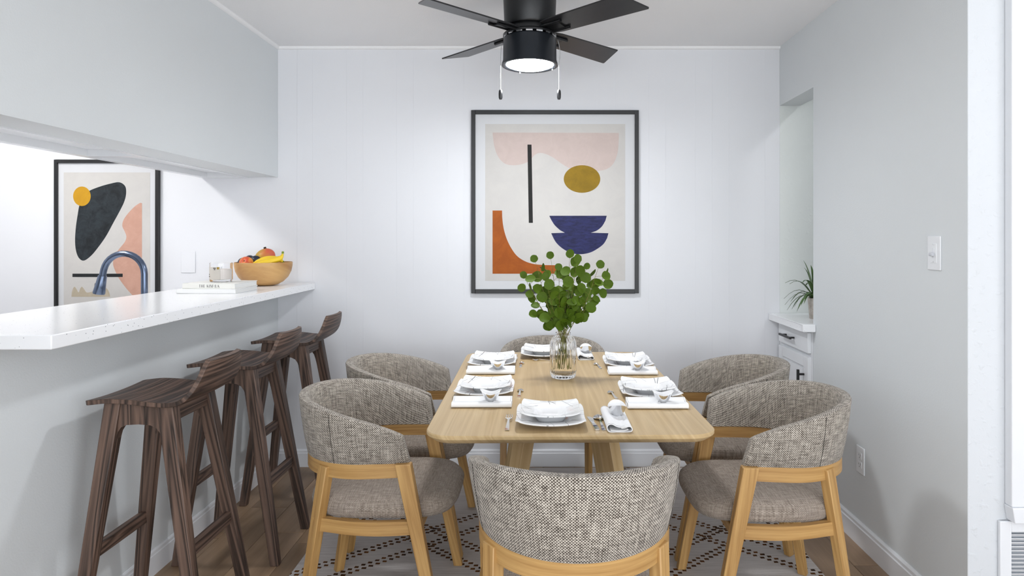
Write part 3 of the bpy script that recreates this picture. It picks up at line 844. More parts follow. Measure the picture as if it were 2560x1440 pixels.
# ------------------------------------------------------------------ tableware
def dish(a, rim, well, lift, foot, mat, name):
    """square dish with swept-up corners; a half size"""
    m = MB(); N = 96
    def ring(f, z, lf):
        out = []
        for k in range(N):
            th = math.tau * k / N; c, s = math.cos(th), math.sin(th); nexp = 2 + 5.0 * max(0, min(1, (f - 0.3) / 0.5))
            r = (abs(c) ** nexp + abs(s) ** nexp) ** (-1 / nexp)
            cor = (min(abs(c), abs(s)) / max(abs(c), abs(s))) ** 2
            # sides bow in a little
            rr = a * f * r * (1 - 0.035 * (1 - cor) * f)
            out.append((rr * c, rr * s, z + lf * (cor - 0.3)))
        return out
    rings = [ring(0.02, foot, 0), ring(0.3, foot, 0), ring(well, foot + 0.001, 0), ring(well + 0.08, foot + rim * 0.45, lift * 0.1), ring(well + 0.16, foot + rim * 0.72, lift * 0.3),
             ring(0.9, foot + rim * 0.95, lift * 0.75), ring(0.99, foot + rim, lift), ring(1.0, foot + rim - 0.0015, lift), ring(0.985, foot + rim - 0.004, lift),
             ring(0.9, foot + rim * 0.95 - 0.0045, lift * 0.75), ring(well + 0.14, foot + rim * 0.6 - 0.004, lift * 0.25), ring(well + 0.03, foot - 0.003, 0), ring(well - 0.02, 0.0, 0), ring(well - 0.06, 0.0, 0), ring(well - 0.08, foot - 0.003, 0), ring(0.02, foot - 0.003, 0)]
    m.loft(rings)
    for fi, f in enumerate(m.f): m.u[fi] = [(m.v[i][0] / a, m.v[i][1] / a) for i in f]
    return m.build(name, mat, smooth=50)
def cup_mesh():
    m = MB()
    def mod(r, z, a):
        k = max(0, z / 0.034) ** 2
        return r * (1.06 + 0.26 * k * abs(math.cos(a)) ** 2), z + 0.0065 * k * math.cos(2 * a)
    m.lathe([(0.0, 0), (0.012, 0), (0.0145, 0.002), (0.021, 0.012), (0.0255, 0.024), (0.028, 0.034)], 40, mod=mod)
    nf = len(m.f)
    m.lathe([(0.028, 0.034), (0.0265, 0.0345), (0.024, 0.024), (0.0195, 0.0125), (0.0135, 0.0045), (0, 0.004)], 40, mod=mod)
    m.mi = [0] * nf + [1] * (len(m.f) - nf)
    return m
def ribbon(path, th, L, m):
    P = catmull(path, 4, False); n = len(P); out = []; inn = []
    for i, p in enumerate(P):
        tg = (P[min(i + 1, n - 1)] - P[max(i - 1, 0)]).normalized(); nn = Vector((-tg.y, tg.x)) * th / 2
        out.append(p + nn); inn.append(p - nn)
    ring = out + inn[::-1]
    rings = [[(q.x, y, q.y) for q in ring] for y in (-L / 2, -L / 2 + 0.001, L / 2 - 0.001, L / 2)]
    m.loft(rings)
def make_napkin():
    m = MB()
    ribbon([(.004, .0125), (.014, .014), (.024, .0175), (.032, .0165), (.0365, .010), (.0325, .0032), (.015, .0016), (-.010, .0016), (-.029, .0016), (-.037, .007), (-.0385, .016), (-.033, .0235), (-.023, .0245), (-.011, .0185), (.003, .0155), (.016, .018)], 0.0024, 0.205, m)
    ribbon([(-.028, .0055), (-.010, .0045), (.012, .0052), (.025, .0085)], 0.0024, 0.202, m)
    o = m.build('napkin', M['napkin'], smooth=60)
    st = MB()
    for y in (-0.098, 0.098):
        pts = [Vector((x_, y, z_)) for x_, z_ in ((-.0385, .0175), (-.0335, .0250), (-.023, .0260), (-.011, .0200), (.003, .0170), (.014, .0187))]
        st.tube(catmull(pts, 3, False), 0.0005, 5)
    s = st.build('stitching', M['napkin_edge'], o)
    return o
def spoon_mesh(L, bw, bl):
    m = MB(); rings = []
    n = 22
    for k in range(n + 1):
        t = k / n; y = t * L
        if y > L - bl:
            q = (y - (L - bl)) / bl; w = bw * max(0.02, math.sin(math.pi * min(1, 0.08 + q * 0.92)) ** 0.6); z = 0.006 - 0.004 * math.sin(math.pi * q) + 0.001; d = 0.006 * math.sin(math.pi * min(1, 0.05 + q * 0.95))
        else:
            q = y / (L - bl); w = 0.0062 - 0.0040 * q; z = 0.0022 + 0.006 * q * q; d = 0.0
        row = []
        for j in range(7):
            u = -1 + 2 * j / 6; row.append((u * w, y, z - d * (1 - u * u)))
        rings.append(row + [(p[0], p[1], p[2] - 0.0018) for p in row[::-1]])
    return m.loft(rings)
def fork_mesh(L=0.155):
    m = MB(); rings = []
    n = 14; Lh = L - 0.05
    for k in range(n + 1):
        t = k / n; y = t * Lh; w = 0.0066 - 0.0042 * t if t < 0.85 else 0.0024 + (t - 0.85) / 0.15 * 0.0085; z = 0.0022 + 0.006 * t * t
        rings.append([(-w, y, z), (w, y, z), (w, y, z + 0.0018), (-w, y, z + 0.0018)])
    m.loft(rings)
    for j in range(4):
        x_ = -0.0093 + 0.0062 * j
        m.tube([(x_ * 0.95, Lh - 0.001, 0.0088), (x_, Lh + 0.015, 0.006), (x_, Lh + 0.035, 0.0052), (x_ * 0.95, L, 0.0075)], [0.0018, 0.0017, 0.0014, 0.0007], 6)
    return m
def knife_mesh(L=0.15):
    m = MB(); rings = []
    for t, w0, w1, th in ((0, -.006, .006, .0035), (.04, -.0075, .0075, .005), (.3, -.006, .006, .005), (.5, -.0045, .0045, .004), (.56, -.004, .006, .002), (.7, -.005, .010, .0016), (.85, -.006, .010, .0014), (.95, -.006, .006, .0012), (1.0, -.005, -.002, .001)):
        y = t * L; rings.append([(w0, y, 0.0002), (w1, y, 0.0002), (w1, y, 0.0002 + th), (w0, y, 0.0002 + th)])
    return m.loft(rings)
proto = {
    'charger': dish(0.112, 0.017, 0.46, 0.012, 0.005, M['plate'], 'charger_plate'),
    'soup': dish(0.096, 0.031, 0.42, 0.010, 0.005, M['plate'], 'soup_plate'),
    'cup': cup_mesh().build('sauce_cup', [M['steel'], M['porcelain']], smooth=50),
    'napkin': make_napkin(),
    'spoon': spoon_mesh(0.155, 0.0185, 0.05).build('spoon', M['steel'], smooth=50),
    'dessert': spoon_mesh(0.105, 0.0125, 0.033).build('dessert_spoon', M['steel'], smooth=50),
    'fork': fork_mesh().build('fork', M['steel'], smooth=50),
    'knife': knife_mesh().build('knife', M['steel'], smooth=30),
}
used = set()
def put(key, frame, off, rz, label, cat, group=None, z=TZ + 0.0006):
    """frame = (x, y, heading of the seated guest); off in guest coordinates (right, forward)"""
    fx, fy, hd = frame; o = proto[key]
    if key in used: o = copy_tree(o)
    used.add(key)
    c, s = math.cos(hd), math.sin(hd)
    o.location = (fx + off[0] * c - off[1] * s, fy + off[0] * s + off[1] * c, z)
    o.rotation_euler = (0, 0, hd + rz); tag(o, label, cat, group)
    return o
SEATS = [  # x, y, heading, where, what the photograph shows there
    (0.028, 2.025, 0, 'at the near end of the table', 'full'),
    (-0.213, 2.400, -90, 'at the left seat nearest the camera', 'side'),
    (-0.225, 2.930, -90, 'at the left seat nearest the back wall', 'side'),
    (0.400, 2.372, 90, 'at the right seat nearest the camera', 'right'),
    (0.392, 2.905, 90, 'at the right seat nearest the back wall', 'right'),
    (0.006, 3.150, 180, 'at the far end behind the vase', 'back')]
for sx_, sy_, hd, wh, kind in SEATS:
    fr_ = (sx_, sy_, R(hd))
    put('charger', fr_, (0, 0), 0, 'white square flat plate under the soup plate ' + wh, 'plate', 'flat plates on the table')
    put('soup', fr_, (0, 0.006), 0, 'white square soup plate with grey lines ' + wh, 'plate', 'soup plates on the table', TZ + 0.0067)
    if kind == 'full':
        put('fork', fr_, (-0.132, -0.100), 0, 'steel dinner fork lying ' + wh, 'fork', 'dinner forks on the table')
        put('knife', fr_, (0.140, -0.098), R(6), 'small steel knife lying ' + wh, 'knife')
        put('spoon', fr_, (0.160, -0.098), R(2), 'steel soup spoon lying ' + wh, 'spoon')
    sgn = 1
    if kind == 'right': sgn = -1
    if kind == 'back': sgn = -1
    nx = {'full': 0.206, 'side': 0.185, 'right': 0.172, 'back': 0.205}[kind]
    ny = {'full': -0.015, 'side': 0.008, 'right': 0.005, 'back': 0.02}[kind]
    put('napkin', fr_, (sgn * nx, ny), R(180) if sgn < 0 else 0, 'rolled white linen napkin ' + wh, 'napkin', 'rolled napkins on the table')
    cy = {'full': 0.025, 'side': 0.030, 'right': -0.02, 'back': 0.0}[kind]
    put('cup', fr_, (sgn * nx + sgn * 0.006, ny + cy), R(90), 'small silver cup on the napkin ' + wh, 'cup', 'silver cups on the napkins', TZ + 0.0175)
    if kind in ('side', 'right'):
        put('dessert', fr_, (sgn * 0.070, 0.130), R(88) if sgn > 0 else R(-82), 'small steel dessert spoon beside the plate ' + wh, 'spoon', 'dessert spoons')
    if kind == 'back':
        put('dessert', fr_, (-0.055, 0.126), R(-90), 'small steel dessert spoon in front of the plate ' + wh, 'spoon', 'dessert spoons')
        put('fork', fr_, (0.132, -0.02), R(0), 'steel dinner fork lying ' + wh, 'fork', 'dinner forks on the table')

# ------------------------------------------------------------------ vase and eucalyptus
VX, VY = 0.0895, 2.655
m = MB()
def ribs(r, z, a):
    k = max(0, min(1, (z - 0.012) / 0.02)) * max(0, min(1, (0.172 - z) / 0.02))
    return r * (1 + 0.028 * k * math.cos(26 * a)), z
m.lathe([(0, 0), (0.040, 0), (0.048, 0.003), (0.0530, 0.012), (0.0540, 0.03), (0.0540, 0.135), (0.0525, 0.150), (0.0475, 0.163), (0.039, 0.172), (0.031, 0.177), (0.0305, 0.182), (0.0315, 0.187)], 208, mod=ribs)
m.lathe([(0.0315, 0.187), (0.0285, 0.186), (0.0275, 0.180), (0.030, 0.1735), (0.038, 0.168), (0.0450, 0.160), (0.0490, 0.149), (0.0500, 0.135), (0.0500, 0.04), (0.0485, 0.028), (0.042, 0.021), (0, 0.019)], 208)
vz = m.build('glass_vase', M['glass'], smooth=60, loc=(VX, VY, TZ + 0.0006))
tag(vz, 'ribbed clear glass vase holding green sprigs on the table', 'vase')
# leaf meshes: round, a little cupped
def leaf_mesh(seed):
    rd = random.Random(seed); m = MB(); n = 14
    b = len(m.v); m.v.append((0, 0.5, -0.06)); 
    for k in range(n):
        a = math.tau * k / n - math.pi / 2
        x_ = 0.52 * math.cos(a) * (1 + 0.05 * rd.uniform(-1, 1)); y = 0.5 + 0.48 * math.sin(a) * (1 + 0.04 * rd.uniform(-1, 1))
        m.v.append((x_, y, 0.10 * abs(math.cos(a)) - 0.05 * math.sin(a)))
    for k in range(n): m.face((b, b + 1 + k, b + 1 + (k + 1) % n), [(0, 0)] * 3)
    me = m.build('leaf', M['leaf'], smooth=80, fix=False)
    return me
leaf_protos = [leaf_mesh(i) for i in range(3)]; leaf_used = [False] * 3
re_ = random.Random(21)
SPR = [(-0.165, 0.02, 0.30), (-0.115, -0.03, 0.37), (-0.13, 0.06, 0.22), (-0.05, 0.05, 0.38), (-0.02, -0.05, 0.33), (0.03, 0.03, 0.40), (0.055, -0.03, 0.37), (0.10, 0.05, 0.33), (0.15, -0.02, 0.355), (0.125, 0.02, 0.25), (0.01, 0.0, 0.26), (-0.07, -0.03, 0.27), (0.175, 0.03, 0.30)]
for i, (ex, ey, ez) in enumerate(SPR):
    t = thing('eucalyptus_sprig', 'green eucalyptus sprig with round leaves in the glass vase', 'plant', (VX, VY, TZ + 0.0006), 0, 'eucalyptus sprigs in the vase')
    an = i * 2.4; r0 = re_.uniform(0.01, 0.028)
    base = Vector((-ex * 0.18 + math.cos(an) * r0 * 0.5, math.sin(an) * r0 * 0.6, 0.036)); neck = Vector((ex * 0.07 + math.cos(an) * 0.010, ey * 0.05 + math.sin(an) * 0.012, 0.18)); tip = Vector((ex * 0.93, ey * 1.2, 0.16 + ez * 0.80))
    mid = neck.lerp(tip, 0.5) + Vector((ex * 0.07, -ey * 0.1, -0.005))
    P = catmull([base, neck, mid, tip], 8, False)
    MB().tube(P, [0.0021 - 0.0014 * k / (len(P) - 1) for k in range(len(P))], 6).build('stem', M['stem'], t)
    up = P[10:]; side = 1
    nl = 11 if ez > 0.28 else 9
    for q in range(nl):
        f = (q + 0.6) / (nl - 0.4) if q < nl - 1 else 1.0
        pos = up[min(len(up) - 1, int(f * (len(up) - 1)))]
        side = -side
        sc = 0.044 * re_.uniform(0.82, 1.12) * (0.8 if q == nl - 1 else 1)
        dirv = Vector((side * re_.uniform(0.5, 1.0) + ex * 2.0, re_.uniform(-0.9, 0.7), re_.uniform(-0.1, 0.8)))
        if q == nl - 1: dirv = Vector((ex * 3, 0, 1))
        dirv.normalize()
        nrm = Vector((re_.uniform(-0.45, 0.45), -1.0, re_.uniform(0.0, 0.9)))
        if re_.random() < 0.13: nrm = Vector((re_.choice((-1, 1)), -0.25, 0.2))
        nrm = (nrm - dirv * nrm.dot(dirv)).normalized(); xx = dirv.cross(nrm)
        pet = pos + dirv * re_.uniform(0.010, 0.030)
        j = re_.randrange(3); o = leaf_protos[j]
        if leaf_used[j]: o = o.copy(); COL.objects.link(o)
        leaf_used[j] = True
        o.parent = t
        rot = Matrix((xx, dirv, nrm)).transposed()
        o.location = pet; o.rotation_euler = rot.to_euler(); o.scale = (sc * re_.uniform(0.85, 1), sc, sc)
        MB().tube([pos, pos.lerp(pet, 0.5) + Vector((0, 0, 0.001)), pet + dirv * sc * 0.1], 0.0006, 5).build('petiole', M['stem'], t)

# ------------------------------------------------------------------ things on the bar counter
CZ = 1.0706
def book(name, label, loc, rz, w, d, h, mat):
    t = thing(name, label, 'book', loc, rz, 'books on the bar counter')
    c = 0.0022
    m = MB(); m.box(-w / 2, w / 2, -d / 2, d / 2, 0, c).box(-w / 2, w / 2, -d / 2, d / 2, h - c, h).box(-w / 2, w / 2, -d / 2, -d / 2 + c, c, h - c)
    m.build('cover', mat, t, bevel=0.0006, seg=1)
    MB().box(-w / 2 + 0.003, w / 2 - 0.003, -d / 2 + c, d / 2 - 0.003, c, h - c).build('pages', M['paper'], t, smooth=0)
    return t
b2 = book('book', 'plain white book at the bottom of the pair on the counter', (-1.562, 3.095, CZ), 0, 0.275, 0.235, 0.0205, M['cover2'])
b1 = book('book', 'cream book titled on its spine, lying under the candle', (-1.558, 3.112, CZ + 0.021), R(-1.5), 0.25, 0.225, 0.0245, M['cover'])
def letter(ch):
    T, th = 0.17, 0.06
    L = {'I': ([(0, 0, 0, 1, T)], .0), 'T': ([(0.3, 0, .3, 1, T), (0, .95, .6, .95, th)], .6), 'H': ([(0, 0, 0, 1, T), (.6, 0, .6, 1, T), (0, .5, .6, .5, th)], .6),
         'E': ([(0, 0, 0, 1, T), (0, .95, .5, .95, th), (0, .5, .4, .5, th), (0, .05, .5, .05, th)], .5), 'K': ([(0, 0, 0, 1, T), (.06, .42, .52, 1, th), (.2, .58, .6, 0, T)], .6),
         'N': ([(0, 0, 0, 1, th), (.55, 0, .55, 1, th), (0, 1, .55, 0, T)], .55), 'F': ([(0, 0, 0, 1, T), (0, .95, .5, .95, th), (0, .5, .4, .5, th)], .5), 'L': ([(0, 0, 0, 1, T), (0, .05, .5, .05, th)], .5)}
    return L[ch]
m = MB(); cx = 0.0; S = 0.0135
for ch in 'THE KINFILK':
    if ch == ' ': cx += 0.42 * S; continue
    st, wd = letter(ch)
    st = list(st)
    for (x0, y0, x1, y1, tk) in list(st):                     # serifs on uprights
        if x0 == x1:
            for yy in (0.02, 0.98): st.append((x0 - 0.15, yy, x0 + 0.15, yy, 0.04))
    for x0, y0, x1, y1, tk in st:
        p, q = Vector((x0, 0, y0)), Vector((x1, 0, y1)); d = (q - p).normalized(); nn = Vector((-d.z, 0, d.x)) * tk / 2
        for vv_ in (0,):
            b = len(m.v)
            for e in (p - nn, q - nn, q + nn, p + nn): m.v.append((cx + e.x * S * 0.78, -0.1127, 0.0055 + e.z * S))
            m.face((b, b + 1, b + 2, b + 3), [(0, 0)] * 4)
    cx += (wd * 0.78 + 0.36) * S
for i_, v_ in enumerate(m.v): m.v[i_] = (v_[0] - 0.045, v_[1], v_[2])
m.build('spine_title', M['ink'], b1, smooth=0, fix=False)

cd = thing('candle', 'jar candle in clear glass with a beige label on the books', 'candle', (-1.552, 3.10, CZ + 0.0458))
MB().lathe([(0, 0), (0.045, 0), (0.050, 0.004), (0.051, 0.012), (0.051, 0.092), (0.0495, 0.093), (0.048, 0.092), (0.0478, 0.014), (0.045, 0.012), (0, 0.012)], 48).build('glass_jar', M['candle_glass'], cd, smooth=40)
MB().lathe([(0, 0.0125), (0.0472, 0.0145), (0.0474, 0.062), (0.046, 0.063), (0, 0.0625)], 48).build('wax', M['wax'], cd, smooth=40)
MB().tube([(0, 0, 0.062), (0.001, 0, 0.07), (0.002, 0, 0.074)], 0.0008, 6).build('wick', M['ink'], cd)
m = MB(); rows = []
for k in range(17):
    a = R(-172 + 104 * k / 16); rows.append([(0.0514 * math.cos(a), 0.0514 * math.sin(a), 0.014), (0.0514 * math.cos(a), 0.0514 * math.sin(a), 0.074), (0.0518 * math.cos(a), 0.0518 * math.sin(a), 0.074), (0.0518 * math.cos(a), 0.0518 * math.sin(a), 0.014)])
lb = m.loft(rows).build('label', M['label'], cd, smooth=40)
def onlabel(a0, a1, z0, z1, mat, nm):
    m = MB(); rr = []
    for k in range(5):
        a = R(a0 + (a1 - a0) * k / 4); c_, s_ = math.cos(a), math.sin(a)
        rr.append([(0.0517 * c_, 0.0517 * s_, z0), (0.0517 * c_, 0.0517 * s_, z1), (0.0521 * c_, 0.0521 * s_, z1), (0.0521 * c_, 0.0521 * s_, z0)])
    return m.loft(rr).build(nm, mat, lb, smooth=40)
onlabel(-84, -73, 0.063, 0.074, M['gold'], 'gold_square')
for (a0, a1, z0) in ((-104, -99, .066), (-98, -95, .066), (-94, -90, .066), (-100, -97, .060), (-96, -93, .060), (-152, -146, .036), (-145, -141, .036), (-140, -136, .036), (-152, -147, .026), (-146, -142, .026), (-141, -137, .026), (-136, -132, .026)):
    onlabel(a0, a1, z0, z0 + 0.0045, M['ink'], 'label_print')

bw_ = (-1.520, 3.50, CZ)
m = MB().lathe([(0, 0), (0.055, 0), (0.075, 0.004), (0.105, 0.02), (0.131, 0.046), (0.147, 0.078), (0.153, 0.108), (0.1535, 0.124), (0.152, 0.127), (0.1495, 0.1265), (0.148, 0.122), (0.146, 0.106), (0.140, 0.079), (0.124, 0.050), (0.098, 0.026), (0.068, 0.012), (0, 0.009)], 56)
for fi, f in enumerate(m.f): m.u[fi] = [(m.v[i][2] + 0.3 * m.v[i][1], m.v[i][0] * 0.9) for i in f]
bo = m.build('fruit_bowl', M['bowl_wood'], smooth=50, loc=bw_); bo.scale = (0.965, 0.965, 1)
tag(bo, 'round wooden bowl of fruit on the far end of the counter', 'bowl')
def fruit(name, label, loc, rad, mat, squash=(1, 1, 1), rot=(0, 0, 0), shape=None, n=28):
    prof = []
    for k in range(17):
        a = -math.pi / 2 + math.pi * k / 16; r, z = math.cos(a), math.sin(a)
        if shape: r, z = shape(r, z)
        prof.append((max(0, r) * rad, z * rad))
    o = MB().lathe(prof, n).build(name, mat, smooth=80)
    o.location = Vector(bw_) + Vector(loc); o.scale = squash; o.rotation_euler = rot
    return tag(o, label, name.replace('_', ' '))
def gradfruit(name, stops, axis=2, scale=1, noise=0.25, rough=0.45):
    t = NT(name); t.rough(rough); o = t.obj()
    s = t.node('ShaderNodeSeparateXYZ'); t.link(o, s.inputs[0])
    f = t.math('MULTIPLY_ADD', s.outputs[axis], scale, 0.5)
    f = t.math('ADD', f, t.math('MULTIPLY', t.math('SUBTRACT', t.noise(o, 30, 4), 0.5), noise * 2), clamp=True)
    t.color(t.ramp(f, [(p, lin(c_)) for p, c_ in stops])); return t.m
dimple = lambda r, z: (r, z - 0.22 * max(0, 1 - r * 2.2) * (1 if z > 0 else 0.0))
M['mango'] = gradfruit('mango_skin', [(0.1, (176, 150, 40)), (0.5, (196, 150, 52)), (0.8, (206, 98, 70))], 0, 9)
M['peach'] = gradfruit('peach_skin', [(0.45, (236, 184, 76)), (0.68, (230, 132, 54)), (0.9, (206, 70, 48))], 2, 10, 0.6)
M['plum'] = mottled('plum_skin', (24, 30, 46), (44, 48, 66), 30, 0.4)
M['orange'] = mottled('orange_peel', (240, 156, 40), (246, 172, 56), 200, 0.45, bump=0.2)
M['banana'] = gradfruit('banana_peel', [(0.0, (222, 182, 22)), (1.0, (244, 206, 40))], 2, 5, 0.3)
M['stalk'] = plain('banana_stalk', (128, 150, 40), 0.6)
M['twig'] = plain('dry_stalk', (52, 42, 28), 0.9)
fruit('orange', 'orange half hidden behind the bananas in the bowl', (0.024, -0.008, 0.118), 0.041, M['orange'])
mg = fruit('mango', 'yellow and red mango on top of the fruit bowl', (-0.018, 0.058, 0.150), 0.043, M['mango'], (1.36, 1, 1.1), (0, R(-30), 0))
MB().tube([(0.0, 0, 0.041), (0.002, 0, 0.050)], [0.006, 0.005], 8).build('stalk', M['twig'], mg, loc=(0.018, 0, -0.004))
MB().lathe([(0, 0.0), (0.010, 0.0), (0.010, 0.0012), (0, 0.0014)], 18).build('sticker', plain('fruit_sticker', (232, 240, 248), 0.4), mg, loc=(-0.014, -0.0385, -0.006)).rotation_euler = (R(100), 0, 0)
MB().box(-0.006, 0.006, -0.0025, 0.0025, 0.0, 0.0018).build('sticker_print', plain('sticker_blue', (120, 160, 200), 0.4), mg, loc=(-0.014, -0.0388, -0.006)).rotation_euler = (R(100), 0, 0)
pc = fruit('peach', 'red and yellow peach at the left front of the fruit bowl', (-0.070, -0.055, 0.122), 0.037, M['peach'], (1, 1, 0.95), (R(62), 0, 0), dimple)
MB().tube([(0, 0, 0.024), (0.001, 0, 0.031)], 0.003, 8).build('stalk', M['twig'], pc)
fruit('plum', 'dark plum at the left rim of the fruit bowl', (-0.108, -0.005, 0.122), 0.030, M['plum'])
fruit('plum', 'dark plum just behind the peach in the bowl', (-0.092, 0.036, 0.135), 0.028, M['plum'])
fruit('plum', 'dark plum mostly hidden between peach and mango', (-0.048, 0.010, 0.135), 0.027, M['plum'])
def banana(label, pts, rads, sec=6):
    P = catmull([Vector(p) for p in pts], 5, False); n = len(P)
    rr = []
    for i in range(n):
        f = i / (n - 1) * (len(rads) - 1); j = min(int(f), len(rads) - 2); rr.append(rads[j] + (rads[j + 1] - rads[j]) * (f - j))
    cut = int(n * 0.86)
    o = MB().tube(P[:cut + 1], rr[:cut + 1], sec).build('banana', M['banana'], smooth=30, loc=bw_, sub=1)
    MB().tube(P[cut:], rr[cut:], 6).build('stem', M['stalk'], o, smooth=50)
    return tag(o, label, 'banana', 'bananas in the bowl')
banana('yellow banana lying behind the front one in the bowl', [(-0.022, -0.090, 0.112), (0.004, -0.082, 0.130), (0.042, -0.064, 0.145), (0.080, -0.040, 0.146), (0.104, -0.02, 0.134), (0.112, -0.01, 0.122)], [0.007, 0.015, 0.0185, 0.018, 0.012, 0.006])
banana('yellow banana at the front with its green stem sticking up', [(-0.014, -0.118, 0.110), (0.030, -0.112, 0.121), (0.075, -0.092, 0.134), (0.116, -0.072, 0.148), (0.128, -0.064, 0.166), (0.130, -0.062, 0.186)], [0.007, 0.015, 0.019, 0.018, 0.0075, 0.006])

# faucet behind the bar
fy_ = 3.18
fx_ = (361 - VPX) * fy_ / F_PX
ft = thing('kitchen_faucet', 'blue-grey steel gooseneck kitchen faucet behind the bar counter', 'faucet', (fx_, fy_, 0.9104))
rad_ = 0.102; ztop = CAMH - (634 - VPY) * fy_ / F_PX - 0.9104 - rad_
pts = [Vector((0, 0, 0.02)), Vector((0, 0, ztop * 0.5)), Vector((0, 0, ztop))]
for k in range(1, 15):
    a = R(168 * k / 14); pts.append(Vector((-rad_ + rad_ * math.cos(a), 0, ztop + rad_ * math.sin(a))))
pts.append(pts[-1] + Vector((-0.006, 0, -0.028)))
MB().tube(pts, 0.0155, 16).build('neck', M['faucet'], ft, smooth=50)
e = pts[-1]; dv = Vector((-0.21, 0, -1)).normalized()
MB().tube([e, e + dv * 0.004, e + dv * 0.05, e + dv * 0.088, e + dv * 0.093], [0.018, 0.0195, 0.0235, 0.0275, 0.026], 18).build('spray_head', M['faucet'], ft, smooth=50)
MB().box(-0.004, 0.004, -0.006, 0.006, -0.016, 0.016).build('spray_button', M['black'], ft, bevel=0.002, loc=e + dv * 0.055 + Vector((-0.023, 0, 0))).rotation_euler = (0, R(10), 0)
MB().lathe([(0, 0), (0.028, 0), (0.028, 0.006), (0.023, 0.012), (0.021, 0.09), (0.0165, 0.095), (0, 0.095)], 24).build('base', M['faucet'], ft)
MB().tube([(0, -0.02, 0.06), (0, -0.05, 0.065), (0, -0.10, 0.085)], [0.008, 0.0075, 0.006], 10).build('lever', M['faucet'], ft)

# ------------------------------------------------------------------ framed prints
def art_mat(name, a, b, scale=14, rough=0.75, stretch=(1, 1, 1)):
    t = NT(name); t.rough(rough); n = t.noise(t.mapping(t.obj(), stretch), scale, 6, 0.7, 0.6)
    t.color(t.ramp(n, [(0.38, lin(a)), (0.62, lin(b))])); return t.m
def picture(name, label, x0, x1, y0, y1, bar, panel, shapes, yw):
    """pixel rectangle on the wall plane at depth yw; built at real size, 22 mm deep"""
    cx_, cz_ = (x0 + x1) / 2, (y0 + y1) / 2; D = yw - 0.012; k = D / F_PX
    c = at(cx_, cz_, D); t = thing(name, label, 'picture', (c.x, yw - 0.0005, c.z))
    def loc(px, py): return ((px - cx_) * k, -(py - cz_) * k)
    hx_, hz_ = (x1 - x0) / 2 * k, (y1 - y0) / 2 * k; b = bar * k
    f = MB()
    f.box(-hx_, -hx_ + b, -0.022, 0, -hz_, hz_).box(hx_ - b, hx_, -0.022, 0, -hz_, hz_).box(-hx_ + b, hx_ - b, -0.022, 0, hz_ - b, hz_).box(-hx_ + b, hx_ - b, -0.022, 0, -hz_, -hz_ + b)
    f.build('frame', M['frame'], t, smooth=0, bevel=0.0012, seg=1)
    MB().box(-hx_ + b * 0.8, hx_ - b * 0.8, -0.010, -0.001, -hz_ + b * 0.8, hz_ - b * 0.8).build('mount', M['mat'], t, smooth=0)
    a_, b_ = loc(panel[0], panel[1]), loc(panel[2], panel[3])
    pr = MB().box(a_[0], b_[0], -0.0108, -0.010, b_[1], a_[1]).build('print', art_mat('print_paper', (196, 193, 190), (201, 198, 194), 6), t, smooth=0)
    for i, (nm, pts, mat, off) in enumerate(shapes):
        poly = [loc(*p) for p in pts]
        MB().prism(poly, lambda u, v, h_: (u, h_, v), -0.0112 - 0.0003 * off, -0.0106).build(nm, mat, pr, smooth=0, fix=True)
    return t
def ell(cx_, cy_, rx, ry, n=40): return [(cx_ + rx * math.cos(math.tau * k / n), cy_ + ry * math.sin(math.tau * k / n)) for k in range(n)]
def path(*segs):
    out = []
    for kind, pts in segs:
        out += [tuple(p) for p in (catmull([Vector(q) for q in pts], 6, False) if kind == 'c' else pts)]
    res = [out[0]]
    for p in out[1:]:
        if math.dist(p, res[-1]) > 0.3: res.append(p)
    return res
z4 = lambda pts: [(1150 + a * 0.4237, 250 + b * 0.4237) for a, b in pts]
pink = path(('l', z4([(192, 192), (937, 194)])), ('c', z4([(937, 230), (930, 310), (905, 375), (865, 408), (815, 418), (740, 425), (670, 412), (640, 400), (595, 372), (550, 340), (510, 320), (472, 312), (440, 325), (405, 362), (350, 382), (290, 383), (250, 365), (220, 325), (202, 270), (194, 215)])))
bar_ = z4([(398, 263), (422, 263), (430, 725), (406, 725)])
orng = path(('l', z4([(192, 1025), (192, 652), (248, 652)])), ('c', z4([(249, 690), (256, 750), (274, 815), (303, 875), (342, 925), (400, 958), (470, 972), (575, 975)])), ('c', z4([(590, 985), (600, 1005), (600, 1025)])))
blue = path(('l', z4([(528, 683), (866, 683)])), ('c', z4([(858, 712), (838, 745), (808, 770), (772, 783)])), ('l', z4([(876, 786)])), ('c', z4([(868, 815), (848, 848), (815, 875), (768, 900), (710, 910), (655, 902), (605, 876), (565, 838), (538, 786)])), ('l', z4([(618, 783)])), ('c', z4([(590, 768), (560, 740), (540, 710), (528, 686)])))
picture('framed_print', 'large framed abstract print with blue bowls, on the back wall', 1178.5, 1596.5, 276, 733, 10.0, (1213, 310, 1563, 702), [
    ('pink_shape', pink, art_mat('print_blush', (194, 177, 171), (200, 183, 177)), 0),
    ('black_stroke', bar_, art_mat('print_black', (14, 14, 13), (24, 24, 22)), 1),
    ('ochre_oval', ell(1455, 447.5, 45.7, 34.5), art_mat('print_ochre', (132, 104, 6), (148, 116, 12)), 1),
    ('rust_shape', orng, art_mat('print_rust', (150, 74, 6), (164, 84, 12), 14), 0),
    ('blue_shape', blue, art_mat('print_blue', (24, 26, 66), (38, 42, 94), 18, stretch=(1, 1, 4)), 0)], YB - 0.0009)
z5 = lambda pts: [(120 + a * 0.2778, 380 + b * 0.2778) for a, b in pts]
blob = [tuple(p) for p in catmull([Vector(q) for q in z5([(380, 345), (470, 310), (560, 285), (640, 272), (692, 305), (703, 365), (688, 440), (650, 522), (590, 632), (520, 760), (440, 872), (380, 940), (320, 978), (275, 950), (250, 880), (243, 790), (250, 680), (264, 580), (285, 470), (325, 385)])], 5)]
